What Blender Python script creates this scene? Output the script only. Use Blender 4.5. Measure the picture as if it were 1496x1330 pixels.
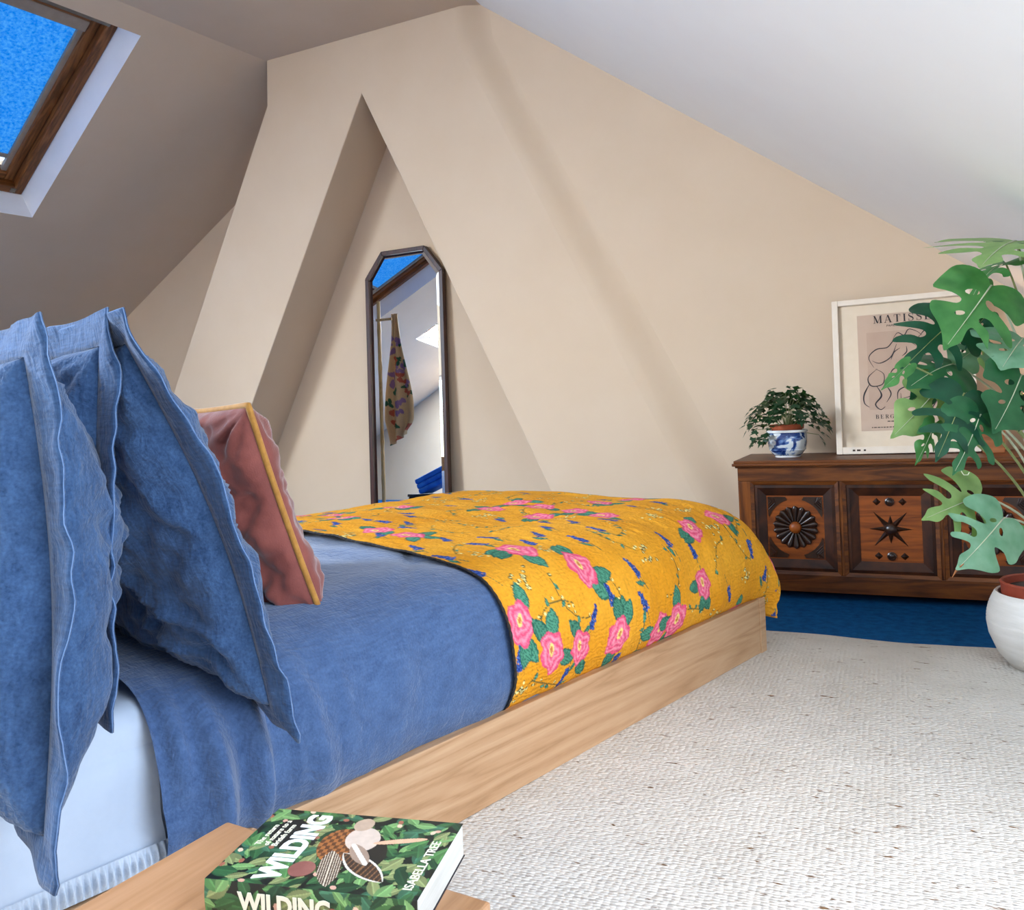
import bpy, bmesh, math, random
import numpy as np
from mathutils import Vector, Matrix, geometry, noise as mnoise

# ------------------------------------------------------------------ camera, world, light, exposure
for o in list(bpy.data.objects):
    bpy.data.objects.remove(o)
scene = bpy.context.scene
C = scene.collection
R = math.radians
IW, IH = 1496.0, 1330.0
FOC, PCX, PCY, ROLL, CAMH = 1200.0, 748.0, 600.0, 0.045, 0.8
cam = bpy.data.cameras.new('camera')
cam.sensor_fit = 'HORIZONTAL'
cam.sensor_width = 36.0
cam.lens = 36.0 * FOC / IW
cam.shift_y = -(IH / 2 - PCY) / IW
cam.clip_start = 0.02
camo = bpy.data.objects.new('camera', cam)
C.objects.link(camo)
camo.matrix_world = Matrix.Translation((0, 0, CAMH)) @ Matrix.Rotation(R(90), 4, 'X') @ Matrix.Rotation(-ROLL, 4, 'Z')
scene.camera = camo

scene.view_settings.view_transform = 'Standard'
scene.view_settings.look = 'None'
scene.view_settings.gamma = 1
scene.view_settings.use_curve_mapping = False
scene.view_settings.exposure = 0.0

world = bpy.data.worlds.new('sky'); scene.world = world
world.use_nodes = True
wn = world.node_tree.nodes; wl = world.node_tree.links
bg = wn['Background']
sky = wn.new('ShaderNodeTexSky')
sky.sky_type = 'NISHITA'
sky.sun_disc = False
sky.sun_elevation = R(38)
sky.sun_rotation = R(150)
wl.new(sky.outputs[0], bg.inputs[0])
bg.inputs[1].default_value = 0.7

GA = R(25)                                    # gable wall frame: x along the wall, y into it
UG = Vector((math.cos(GA), -math.sin(GA), 0)); NG = Vector((math.sin(GA), math.cos(GA), 0))
GM = Matrix.Rotation(-GA, 4, 'Z')
SB = R(34)                                    # left roof slope frame
SX = Vector((math.sin(SB), math.cos(SB), 0)); SNV = Vector((-0.4391, 0.2962, 0.8482)).normalized()
SY = SX.cross(SNV); SO = SNV * 4.5647
SM = Matrix(((SX.x, SY.x, -SNV.x, SO.x), (SX.y, SY.y, -SNV.y, SO.y), (SX.z, SY.z, -SNV.z, SO.z), (0, 0, 0, 1)))
BA = R(-132)                                  # bed frame: x from foot to head, y towards the room, origin at the foot corner
BM = Matrix.Translation((0.739, 2.553, 0)) @ Matrix.Rotation(BA, 4, 'Z')

def area(name, M, sx, sy, power, col):
    l = bpy.data.lights.new(name, 'AREA'); l.shape = 'RECTANGLE'
    l.size, l.size_y, l.energy, l.color = sx, sy, power, col
    o = bpy.data.objects.new(name, l); C.objects.link(o); o.matrix_world = M
    return o
# daylight entering by roof windows outside the picture; the left one is an added opening
WIN = (-2.2, -0.55, 0.55, 1.85)               # u0,u1,z0,z1 of the added, unseen window in the wall behind the camera
WD = -2.6
POWER = dict(left=720, right=34)
DAY = (0.74, 0.89, 1.08)
RM = GM @ Matrix(((0, -.8027, -.5964, 0), (-1, 0, 0, 0), (0, .5964, -.8027, 1.542), (0, 0, 0, 1)))   # right roof slope: x towards the camera side, y up the slope, z into the room
SK1 = (1.55, 2.57, -3.31, -1.87)              # p0,p1,q0,q1 roof window in view
SK2 = (0.0, 1.28, -3.31, -1.87)               # second roof window, further along the same slope
SK4 = (-3.30, -1.20, -3.35, -1.87)            # third one, unseen, added to let in daylight, without a blind
SK3 = (-1.33, .05, -1.75, -.35)                # roof window in the right slope, above the rug
def roof_light(name, FM, S, power):
    area(name, FM @ Matrix.Translation(((S[0]+S[1])/2, (S[2]+S[3])/2, -0.02)) @ Matrix.Rotation(R(180), 4, 'X'), S[1]-S[0]-.2, S[3]-S[2]-.2, power, DAY)
roof_light('added_left_daylight_offscreen', SM, SK4, POWER['left'])  # added area light that brightens the right slope from the left
roof_light('right_roof_window_offscreen', RM, SK3, POWER['right'])

def at(px, py, y):
    """room point seen at pixel (px,py) of the 1496x1330 frame at distance y"""
    xc = (px-PCX)/FOC; yc = -(py-PCY)/FOC
    c, s = math.cos(ROLL), math.sin(ROLL)
    return Vector(((xc*c+yc*s)*y, y, CAMH+(-xc*s+yc*c)*y))
def project(V):
    c, s = math.cos(ROLL), math.sin(ROLL)
    x = V[:, 0]/V[:, 1]; z = (V[:, 2]-CAMH)/V[:, 1]
    return PCX+FOC*(x*c-z*s), PCY-FOC*(x*s+z*c)

# ------------------------------------------------------------------ helpers
def tag(o, label=None, cat=None, group=None, kind=None):
    if label: o['label'] = label
    if cat: o['category'] = cat
    if group: o['group'] = group
    if kind: o['kind'] = kind
    return o
def empty(name, M=None, label=None, cat=None, group=None):
    o = bpy.data.objects.new(name, None); C.objects.link(o)
    if M is not None: o.matrix_world = M
    return tag(o, label, cat, group)
def link(name, me, mat, parent=None, M=None):
    o = bpy.data.objects.new(name, me); C.objects.link(o)
    if mat is not None and not me.materials:
        for m in (mat if isinstance(mat, (list, tuple)) else [mat]): me.materials.append(m)
    if parent is not None: o.parent = parent
    if M is not None:
        if parent is not None: o.matrix_local = M
        else: o.matrix_world = M
    return o
def smooth(me, ang=None):
    me.polygons.foreach_set('use_smooth', [True]*len(me.polygons))
    if ang is not None:
        me.set_sharp_from_angle(angle=R(ang))
    me.update()
    return me
class MB:
    def __init__(s): s.v = []; s.f = []
    def poly(s, pts):
        k = len(s.v); s.v += [tuple(p) for p in pts]; s.f.append(tuple(range(k, k+len(pts)))); return s
    def box(s, x0, x1, y0, y1, z0, z1):
        k = len(s.v)
        s.v += [(x, y, z) for z in (z0, z1) for y in (y0, y1) for x in (x0, x1)]
        s.f += [tuple(k+i for i in q) for q in ((0,2,3,1),(4,5,7,6),(0,1,5,4),(2,6,7,3),(0,4,6,2),(1,3,7,5))]
        return s
    def prism(s, pts, y0, y1):
        """closed outline of (x,z) points extruded along y"""
        k = len(s.v); n = len(pts)
        s.v += [(p[0], y0, p[1]) for p in pts] + [(p[0], y1, p[1]) for p in pts]
        s.f.append(tuple(k+i for i in range(n))); s.f.append(tuple(k+n+i for i in reversed(range(n))))
        for i in range(n):
            j = (i+1) % n; s.f.append((k+i, k+n+i, k+n+j, k+j))
        return s
    def tube(s, pts, rad, n=8, cap=True):
        k0 = len(s.v); pts = [Vector(p) for p in pts]; m = len(pts)
        if not isinstance(rad, (list, tuple)): rad = [rad]*m
        up = None
        for i, p in enumerate(pts):
            t = (pts[min(i+1, m-1)]-pts[max(i-1, 0)]).normalized()
            if up is None:
                up = Vector((0, 0, 1)) if abs(t.z) < .9 else Vector((1, 0, 0))
            a = t.cross(up).normalized(); up = a.cross(t).normalized()
            for j in range(n):
                w = 2*math.pi*j/n
                s.v.append(tuple(p + (a*math.cos(w)+up*math.sin(w))*rad[i]))
        for i in range(m-1):
            for j in range(n):
                a0 = k0+i*n+j; a1 = k0+i*n+(j+1) % n
                s.f.append((a0, a1, a1+n, a0+n))
        if cap:
            s.f.append(tuple(k0+j for j in reversed(range(n)))); s.f.append(tuple(k0+(m-1)*n+j for j in range(n)))
        return s
    def loop_tube(s, pts, rad, n=8):
        k0 = len(s.v); pts = [Vector(p) for p in pts]; m = len(pts)
        up = Vector((0, 0, 1))
        for i, p in enumerate(pts):
            t = (pts[(i+1) % m]-pts[i-1]).normalized()
            if abs(t.dot(up)) > .98: up = Vector((0.3, 1, 0.2)).normalized()
            a = t.cross(up).normalized(); up2 = a.cross(t).normalized(); up = up2
            for j in range(n):
                w = 2*math.pi*j/n
                s.v.append(tuple(p+(a*math.cos(w)+up2*math.sin(w))*rad))
        for i in range(m):
            for j in range(n):
                i2 = (i+1) % m
                s.f.append((k0+i*n+j, k0+i*n+(j+1) % n, k0+i2*n+(j+1) % n, k0+i2*n+j))
        return s
    def lathe(s, prof, n=32, sup=None):
        k0 = len(s.v); m = len(prof)
        for r, z in prof:
            for j in range(n):
                w = 2*math.pi*j/n; c, q = math.cos(w), math.sin(w)
                g = 1.0
                if sup: g = (abs(c)**sup+abs(q)**sup)**(-1.0/sup)
                s.v.append((r*g*c, r*g*q, z))
        for i in range(m-1):
            for j in range(n):
                s.f.append((k0+i*n+j, k0+i*n+(j+1) % n, k0+(i+1)*n+(j+1) % n, k0+(i+1)*n+j))
        s.f.append(tuple(k0+j for j in reversed(range(n)))); s.f.append(tuple(k0+(m-1)*n+j for j in range(n)))
        return s
    def mesh(s, name, bevel=0, seg=2, recalc=True):
        me = bpy.data.meshes.new(name); me.from_pydata(s.v, [], s.f); me.update()
        if recalc or bevel:
            bm = bmesh.new(); bm.from_mesh(me)
            if bevel:
                bmesh.ops.bevel(bm, geom=bm.edges[:], offset=bevel, segments=seg, affect='EDGES', profile=.6, clamp_overlap=True)
            if recalc: bmesh.ops.recalc_face_normals(bm, faces=bm.faces[:])
            bm.to_mesh(me); bm.free()
        return me
    def build(s, name, mat, parent=None, bevel=0, sm=None, M=None, seg=2):
        me = s.mesh(name, bevel, seg)
        if sm is not None: smooth(me, sm)
        return link(name, me, mat, parent, M)
def grid_mesh(name, V, closed_j=False, sm=True):
    n, m, _ = V.shape
    me = bpy.data.meshes.new(name)
    idx = np.arange(n*m).reshape(n, m)
    nxt = np.roll(idx, -1, axis=1) if closed_j else idx[:, 1:]
    cur = idx if closed_j else idx[:, :-1]
    q = np.stack([cur[:-1], nxt[:-1], nxt[1:], cur[1:]], -1).reshape(-1, 4)
    me.vertices.add(n*m); me.vertices.foreach_set('co', V.reshape(-1).astype(np.float32))
    nf = len(q)
    me.loops.add(nf*4); me.loops.foreach_set('vertex_index', q.reshape(-1).astype(np.int32))
    me.polygons.add(nf); me.polygons.foreach_set('loop_start', np.arange(0, nf*4, 4, dtype=np.int32))
    me.update(calc_edges=True); me.validate()
    if sm: me.polygons.foreach_set('use_smooth', np.ones(len(me.polygons), dtype=bool))
    me.update()
    return me
def vcol(me, cols):
    a = me.color_attributes.new('print', 'FLOAT_COLOR', 'POINT')
    c = np.ones((len(me.vertices), 4), dtype=np.float32); c[:, :3] = cols
    a.data.foreach_set('color', c.reshape(-1))
def vn(x, y, seed=0):
    """smooth value noise in [-1,1]"""
    x = np.asarray(x, float); y = np.asarray(y, float)
    x0 = np.floor(x); y0 = np.floor(y); fx = x-x0; fy = y-y0
    fx = fx*fx*(3-2*fx); fy = fy*fy*(3-2*fy)
    def h(a, b):
        v = np.sin(a*127.1+b*311.7+seed*74.7)*43758.5453
        return (v-np.floor(v))*2-1
    return (h(x0, y0)*(1-fx)+h(x0+1, y0)*fx)*(1-fy)+(h(x0, y0+1)*(1-fx)+h(x0+1, y0+1)*fx)*fy
def sst(x, a, b):
    t = np.clip((x-a)/(b-a), 0, 1); return t*t*(3-2*t)
def srgb(r, g, b):
    f = lambda c: (c/255)/12.92 if c/255 <= .04045 else ((c/255+.055)/1.055)**2.4
    return (f(r), f(g), f(b))

# ------------------------------------------------------------------ materials
def newmat(name):
    m = bpy.data.materials.new(name); m.use_nodes = True
    nt = m.node_tree; return m, nt, nt.nodes['Principled BSDF']
def N(nt, t, **kw):
    n = nt.nodes.new(t)
    for k, v in kw.items():
        if k in n.inputs: n.inputs[k].default_value = v
        else: setattr(n, k, v)
    return n
def coords(nt, scale=(1, 1, 1), kind='Object'):
    t = nt.nodes.new('ShaderNodeTexCoord'); mp = nt.nodes.new('ShaderNodeMapping')
    mp.inputs['Scale'].default_value = scale
    nt.links.new(t.outputs[kind], mp.inputs['Vector']); return mp.outputs[0]
def ramp(nt, fac, stops):
    r = nt.nodes.new('ShaderNodeValToRGB')
    while len(r.color_ramp.elements) < len(stops): r.color_ramp.elements.new(.5)
    for e, (p, c) in zip(r.color_ramp.elements, stops):
        e.position = p; e.color = (*c, 1)
    nt.links.new(fac, r.inputs[0]); return r.outputs[0]
def bump(nt, bs, h, strength=.3, dist=.002):
    b = N(nt, 'ShaderNodeBump'); b.inputs['Strength'].default_value = strength; b.inputs['Distance'].default_value = dist
    nt.links.new(h, b.inputs['Height']); nt.links.new(b.outputs[0], bs.inputs['Normal']); return b
def simple(name, c1, c2=None, rough=.6, scale=12, bumps=0, bscale=200, metal=0, stretch=(1, 1, 1), sheen=0, spec=None, coat=0):
    m, nt, bs = newmat(name)
    bs.inputs['Roughness'].default_value = rough; bs.inputs['Metallic'].default_value = metal
    if spec is not None: bs.inputs['Specular IOR Level'].default_value = spec
    if sheen:
        bs.inputs['Sheen Weight'].default_value = sheen; bs.inputs['Sheen Roughness'].default_value = .4
    if coat: bs.inputs['Coat Weight'].default_value = coat; bs.inputs['Coat Roughness'].default_value = .15
    v = coords(nt, stretch)
    n = N(nt, 'ShaderNodeTexNoise', Scale=scale, Detail=5, Roughness=.6)
    nt.links.new(v, n.inputs['Vector'])
    col = ramp(nt, n.outputs[0], [(.3, c1), (.7, c2 or c1)])
    nt.links.new(col, bs.inputs['Base Color'])
    if bumps:
        n2 = N(nt, 'ShaderNodeTexNoise', Scale=bscale, Detail=3)
        nt.links.new(v, n2.inputs['Vector']); bump(nt, bs, n2.outputs[0], bumps)
    return m
def wood(name, dark, mid, light, rough=.45, scale=3, stretch=(.6, 9, 9), rings=5, spec=.4):
    m, nt, bs = newmat(name); bs.inputs['Roughness'].default_value = rough
    bs.inputs['Specular IOR Level'].default_value = spec
    v = coords(nt, stretch)
    n = N(nt, 'ShaderNodeTexNoise', Scale=scale*.6, Detail=3, Distortion=.6); nt.links.new(v, n.inputs['Vector'])
    mul = N(nt, 'ShaderNodeMath', operation='MULTIPLY'); mul.inputs[1].default_value = rings; nt.links.new(n.outputs[0], mul.inputs[0])
    fr = N(nt, 'ShaderNodeMath', operation='PINGPONG'); fr.inputs[1].default_value = .5; nt.links.new(mul.outputs[0], fr.inputs[0])
    f = N(nt, 'ShaderNodeTexNoise', Scale=scale*6, Detail=6, Roughness=.7); nt.links.new(v, f.inputs['Vector'])
    mx = N(nt, 'ShaderNodeMath', operation='MULTIPLY_ADD'); mx.inputs[1].default_value = .8
    nt.links.new(fr.outputs[0], mx.inputs[0])
    h = N(nt, 'ShaderNodeMath', operation='MULTIPLY'); h.inputs[1].default_value = .6; nt.links.new(f.outputs[0], h.inputs[0])
    nt.links.new(h.outputs[0], mx.inputs[2])
    col = ramp(nt, mx.outputs[0], [(.12, dark), (.42, mid), (.8, light)])
    nt.links.new(col, bs.inputs['Base Color'])
    bump(nt, bs, f.outputs[0], .12, .001)
    return m
def linen(name, dark, light, sheen=.25):
    m, nt, bs = newmat(name); bs.inputs['Roughness'].default_value = .85
    bs.inputs['Specular IOR Level'].default_value = .2
    bs.inputs['Sheen Weight'].default_value = sheen
    v = coords(nt)
    n1 = N(nt, 'ShaderNodeTexNoise', Scale=14, Detail=6, Roughness=.7); nt.links.new(v, n1.inputs['Vector'])
    v2 = coords(nt, (260, 30, 260)); n2 = N(nt, 'ShaderNodeTexNoise', Scale=1, Detail=2); nt.links.new(v2, n2.inputs['Vector'])
    v3 = coords(nt, (30, 260, 40)); n3 = N(nt, 'ShaderNodeTexNoise', Scale=1, Detail=2); nt.links.new(v3, n3.inputs['Vector'])
    a = N(nt, 'ShaderNodeMath', operation='ADD'); nt.links.new(n2.outputs[0], a.inputs[0]); nt.links.new(n3.outputs[0], a.inputs[1])
    mx = N(nt, 'ShaderNodeMath', operation='MULTIPLY_ADD'); mx.inputs[1].default_value = .35
    nt.links.new(a.outputs[0], mx.inputs[0])
    h = N(nt, 'ShaderNodeMath', operation='MULTIPLY'); h.inputs[1].default_value = .3; nt.links.new(n1.outputs[0], h.inputs[0])
    nt.links.new(h.outputs[0], mx.inputs[2])
    nt.links.new(ramp(nt, mx.outputs[0], [(.3, dark), (.7, light)]), bs.inputs['Base Color'])
    v4 = coords(nt, (1, 1, 1)); n4 = N(nt, 'ShaderNodeTexNoise', Scale=45, Detail=4, Distortion=.8); nt.links.new(v4, n4.inputs['Vector'])
    ad = N(nt, 'ShaderNodeMath', operation='MULTIPLY_ADD'); ad.inputs[1].default_value = 3.0
    nt.links.new(n4.outputs[0], ad.inputs[0]); nt.links.new(a.outputs[0], ad.inputs[2])
    bump(nt, bs, ad.outputs[0], .6, .0022)
    return m
def printed(name, rough=.8, quilted=False, spec=.2):
    m, nt, bs = newmat(name); bs.inputs['Roughness'].default_value = rough
    bs.inputs['Specular IOR Level'].default_value = spec
    at_ = N(nt, 'ShaderNodeAttribute', attribute_name='print')
    v = coords(nt)
    n = N(nt, 'ShaderNodeTexNoise', Scale=120, Detail=4); nt.links.new(v, n.inputs['Vector'])
    mx = N(nt, 'ShaderNodeMix', data_type='RGBA', blend_type='MULTIPLY'); mx.inputs['Factor'].default_value = .25
    nt.links.new(at_.outputs['Color'], mx.inputs['A'])
    nt.links.new(ramp(nt, n.outputs[0], [(.35, (.55, .55, .55)), (.65, (1, 1, 1))]), mx.inputs['B'])
    nt.links.new(mx.outputs['Result'], bs.inputs['Base Color'])
    if quilted:
        bs.inputs['Sheen Weight'].default_value = .0
        w = N(nt, 'ShaderNodeTexWave', wave_type='BANDS', bands_direction='Z'); w.inputs['Scale'].default_value = 28
        w.inputs['Distortion'].default_value = 9; w.inputs['Detail'].default_value = 3; w.inputs['Detail Scale'].default_value = 1.5
        nt.links.new(v, w.inputs['Vector'])
        n2 = N(nt, 'ShaderNodeTexNoise', Scale=70, Detail=4); nt.links.new(v, n2.inputs['Vector'])
        a = N(nt, 'ShaderNodeMath', operation='MULTIPLY_ADD'); a.inputs[1].default_value = .35
        nt.links.new(w.outputs['Fac'], a.inputs[0]); nt.links.new(n2.outputs[0], a.inputs[2])
        bump(nt, bs, a.outputs[0], .8, .0035)
    return m

M = {}
M['plaster'] = simple('plaster', srgb(209, 186, 159), srgb(213, 191, 165), .9, 3, .05, 60, spec=.2)
M['plaster_right'] = simple('plaster_white', srgb(238, 234, 228), srgb(240, 237, 231), .9, 3, .05, 60, spec=.2)
M['lining'] = simple('painted_lining', srgb(232, 231, 232), srgb(238, 237, 238), .5, 6, .05, 80)
M['carpet'] = simple('blue_carpet', srgb(8, 66, 118), srgb(16, 92, 148), .95, 30, .6, 500, spec=.1)
M['oak'] = wood('pale_oak', srgb(150, 112, 76), srgb(178, 139, 102), srgb(194, 158, 122), .5)
M['oak_table'] = wood('oak_table', srgb(138, 96, 62), srgb(164, 120, 82), srgb(178, 134, 98), .45, stretch=(9, .6, 9))
M['pine'] = wood('roof_window_pine', srgb(76, 42, 16), srgb(120, 70, 30), srgb(160, 100, 52), .4, stretch=(9, 1, 9))
M['pine_h'] = wood('roof_window_pine_across', srgb(76, 42, 16), srgb(120, 70, 30), srgb(160, 100, 52), .4, stretch=(1, 9, 9))
M['chest'] = wood('dark_oak', srgb(38, 16, 4), srgb(82, 40, 9), srgb(118, 64, 18), .42, stretch=(.8, 9, 9), spec=.3)
M['chest_v'] = wood('dark_oak_upright', srgb(48, 22, 5), srgb(96, 48, 11), srgb(134, 74, 22), .42, stretch=(9, 9, .8), spec=.3)
M['chest_field'] = wood('red_brown_oak', srgb(78, 34, 7), srgb(118, 56, 12), srgb(144, 72, 18), .42, stretch=(.8, 9, 9), spec=.3)
M['chest_mould'] = wood('black_brown_oak', srgb(22, 9, 3), srgb(46, 20, 7), srgb(72, 35, 12), .42, stretch=(2, 6, 2), spec=.25)
M['carving'] = simple('ebonised_carving', srgb(26, 12, 6), srgb(54, 28, 12), .3, 40, .1, 150, spec=.5)
M['linen'] = linen('blue_linen', srgb(20, 48, 84), srgb(72, 103, 144))
M['linen_duvet'] = linen('blue_grey_linen', srgb(44, 68, 106), srgb(82, 108, 148), .3)
M['linen_hem'] = simple('pale_hem_thread', srgb(92, 120, 162), srgb(120, 146, 184), .9, 60)
M['sheet'] = simple('white_cotton', srgb(178, 190, 206), srgb(194, 205, 219), .9, 8, .15, 90)
M['velvet'] = simple('pink_velvet', srgb(112, 50, 42), srgb(152, 80, 68), .75, 9, .2, 300, sheen=.7)
M['piping'] = simple('mustard_velvet_piping', srgb(160, 106, 34), srgb(190, 134, 52), .7, 60, .2, 400, sheen=.5)
M['quilt'] = printed('floral_quilt', .85, True)
M['thread'] = simple('black_edge_thread', srgb(22, 18, 22), srgb(50, 44, 40), .9, 300)
M['paper_print'] = printed('printed_card', .35, spec=.5)
M['robe'] = printed('floral_robe', .8)
M['mirror'] = None
M['frame_dark'] = wood('mahogany', srgb(26, 8, 4), srgb(50, 18, 9), srgb(72, 30, 16), .4, stretch=(9, 9, 1))
M['white_paint'] = simple('aged_white_paint', srgb(226, 210, 190), srgb(234, 220, 202), .5, 20, .1, 100)
M['mat_board'] = simple('cream_mat_board', srgb(226, 206, 180), srgb(230, 211, 187), .9, 30)
M['print_beige'] = simple('beige_print_paper', srgb(198, 170, 148), srgb(204, 177, 155), .8, 20)
M['print_panel'] = simple('beige_art_panel', srgb(188, 158, 137), srgb(195, 166, 144), .8, 20)
M['ink'] = simple('black_ink', srgb(30, 24, 30), srgb(40, 33, 38), .8)
M['chip'] = simple('chipped_wood', srgb(40, 28, 20), srgb(60, 40, 28), .8)
M['terracotta'] = simple('terracotta', srgb(150, 66, 34), srgb(176, 86, 48), .75, 18, .2, 120)
M['red_pot'] = simple('brown_plastic_pot', srgb(118, 44, 26), srgb(140, 58, 36), .45, 10)
M['soil'] = simple('potting_soil', srgb(36, 24, 18), srgb(64, 46, 34), .95, 90, 1, 150)
M['white_pot'] = simple('white_glazed_clay', srgb(182, 176, 167), srgb(196, 191, 183), .5, 10, .25, 40, stretch=(1, 1, 6))
M['stem'] = simple('petiole_green', srgb(110, 122, 70), srgb(150, 158, 100), .5, 20)
M['stem_pale'] = simple('petiole_pale', srgb(168, 176, 140), srgb(196, 198, 170), .5, 20)
M['metal'] = simple('grey_aluminium', srgb(120, 108, 94), srgb(140, 128, 112), .4, 20, metal=.4)
M['sash'] = simple('taupe_blind_channel', srgb(160, 140, 118), srgb(172, 152, 130), .45, 20)
M['bamboo'] = wood('bamboo', srgb(150, 112, 60), srgb(190, 150, 92), srgb(214, 178, 122), .4, stretch=(5, 5, 1))
M['page'] = simple('book_pages', srgb(184, 178, 166), srgb(200, 195, 184), .9, 6, .4, 30, stretch=(1, 1, 60))
M['white_ink'] = simple('white_print', srgb(232, 232, 226), srgb(236, 236, 230), .5)
M['cream_ink'] = simple('cream_print', srgb(214, 206, 182), srgb(220, 212, 190), .5)
M['rose_gold'] = simple('rose_gold_sticker', srgb(150, 92, 84), srgb(176, 116, 104), .35, 30, metal=.5)
M['lace'] = simple('white_lace', srgb(186, 198, 212), srgb(202, 212, 224), .9, 60, .6, 300)
M['bluecloth'] = simple('bright_blue_blanket', srgb(14, 92, 200), srgb(40, 130, 230), .8, 10, .3, 200)
M['darkcloth'] = simple('dark_trunk', srgb(36, 32, 34), srgb(58, 52, 50), .7, 10)
M['ceramic'] = simple('grey_ceramic', srgb(196, 186, 178), srgb(208, 199, 190), .35, 8)
M['boxwood'] = simple('stained_box_wood', srgb(120, 70, 34), srgb(160, 98, 52), .5, 12, stretch=(1, 6, 6))

def leafmat(name, c1, c2, vein, rough=.38):
    m, nt, bs = newmat(name); bs.inputs['Roughness'].default_value = rough
    bs.inputs['Specular IOR Level'].default_value = .45
    v = coords(nt, (1, 1, 1)); n = N(nt, 'ShaderNodeTexNoise', Scale=22, Detail=4); nt.links.new(v, n.inputs['Vector'])
    nt.links.new(ramp(nt, n.outputs[0], [(.3, c1), (.7, c2)]), bs.inputs['Base Color'])
    w = N(nt, 'ShaderNodeTexWave', wave_type='BANDS', bands_direction='Y'); w.inputs['Scale'].default_value = 16; w.inputs['Distortion'].default_value = 1.5
    nt.links.new(v, w.inputs['Vector']); bump(nt, bs, w.outputs['Fac'], .15, .002)
    tr = N(nt, 'ShaderNodeBsdfTranslucent'); tr.inputs[0].default_value = (*vein, 1)
    mix = N(nt, 'ShaderNodeMixShader'); mix.inputs[0].default_value = .22
    out = nt.nodes['Material Output']
    nt.links.new(bs.outputs[0], mix.inputs[1]); nt.links.new(tr.outputs[0], mix.inputs[2]); nt.links.new(mix.outputs[0], out.inputs['Surface'])
    return m
M['leaf_dark'] = leafmat('leaf_deep_green', srgb(16, 58, 42), srgb(30, 84, 58), srgb(50, 120, 50))
M['leaf_dark2'] = leafmat('leaf_fresh_deep_green', srgb(30, 84, 52), srgb(52, 112, 68), srgb(70, 140, 60))
M['leaf_mid'] = leafmat('leaf_green', srgb(52, 112, 58), srgb(84, 146, 78), srgb(100, 170, 60))
M['leaf_pale'] = leafmat('leaf_pale_blue_green', srgb(96, 146, 112), srgb(134, 176, 144), srgb(120, 180, 90))
M['leaf_olive'] = leafmat('leaf_light_olive', srgb(110, 146, 84), srgb(144, 176, 108), srgb(150, 190, 80))
M['leaf_small'] = leafmat('leaf_small_dark', srgb(14, 42, 24), srgb(34, 74, 38), srgb(60, 110, 40))

def mk_mirror():
    m, nt, bs = newmat('mirror_glass'); bs.inputs['Metallic'].default_value = 1; bs.inputs['Roughness'].default_value = .01
    n = N(nt, 'ShaderNodeTexNoise', Scale=3); nt.links.new(coords(nt), n.inputs['Vector'])
    nt.links.new(ramp(nt, n.outputs[0], [(.3, (.82, .83, .82)), (.7, (.84, .85, .84))]), bs.inputs['Base Color'])
    return m
M['mirror'] = mk_mirror()
def mk_glass():
    m, nt, bs = newmat('clear_pane'); out = nt.nodes['Material Output']
    t = N(nt, 'ShaderNodeBsdfTransparent'); g = N(nt, 'ShaderNodeBsdfGlossy'); g.inputs['Roughness'].default_value = .02
    f = N(nt, 'ShaderNodeFresnel'); f.inputs[0].default_value = 1.3
    mix = N(nt, 'ShaderNodeMixShader'); nt.links.new(f.outputs[0], mix.inputs[0])
    nt.links.new(t.outputs[0], mix.inputs[1]); nt.links.new(g.outputs[0], mix.inputs[2]); nt.links.new(mix.outputs[0], out.inputs['Surface'])
    return m
M['glass'] = mk_glass()
def mk_blind():
    m, nt, bs = newmat('blue_blind'); out = nt.nodes['Material Output']
    v = coords(nt); n = N(nt, 'ShaderNodeTexNoise', Scale=60, Detail=5, Roughness=.7); nt.links.new(v, n.inputs['Vector'])
    col = ramp(nt, n.outputs[0], [(.35, srgb(40, 190, 240)), (.68, srgb(190, 240, 255))])
    t = N(nt, 'ShaderNodeBsdfTranslucent'); nt.links.new(col, t.inputs[0])
    nt.links.new(col, bs.inputs['Base Color']); bs.inputs['Roughness'].default_value = .8
    mix = N(nt, 'ShaderNodeMixShader'); mix.inputs[0].default_value = .85
    nt.links.new(bs.outputs[0], mix.inputs[1]); nt.links.new(t.outputs[0], mix.inputs[2]); nt.links.new(mix.outputs[0], out.inputs['Surface'])
    return m
M['blind'] = mk_blind()
def mk_bluewhite():
    m, nt, bs = newmat('blue_and_white_glaze'); bs.inputs['Roughness'].default_value = .15
    v = coords(nt, (1, 1, 1.2)); n = N(nt, 'ShaderNodeTexNoise', Scale=24, Detail=3, Distortion=1.2); nt.links.new(v, n.inputs['Vector'])
    nt.links.new(ramp(nt, n.outputs[0], [(.40, srgb(24, 52, 112)), (.49, srgb(96, 128, 178)), (.55, srgb(212, 218, 222)), (.66, srgb(206, 214, 216))]), bs.inputs['Base Color'])
    return m
M['bluewhite'] = mk_bluewhite()
M['glaze_white'] = simple('white_glaze', srgb(222, 222, 220), srgb(230, 230, 228), .15)
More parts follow.
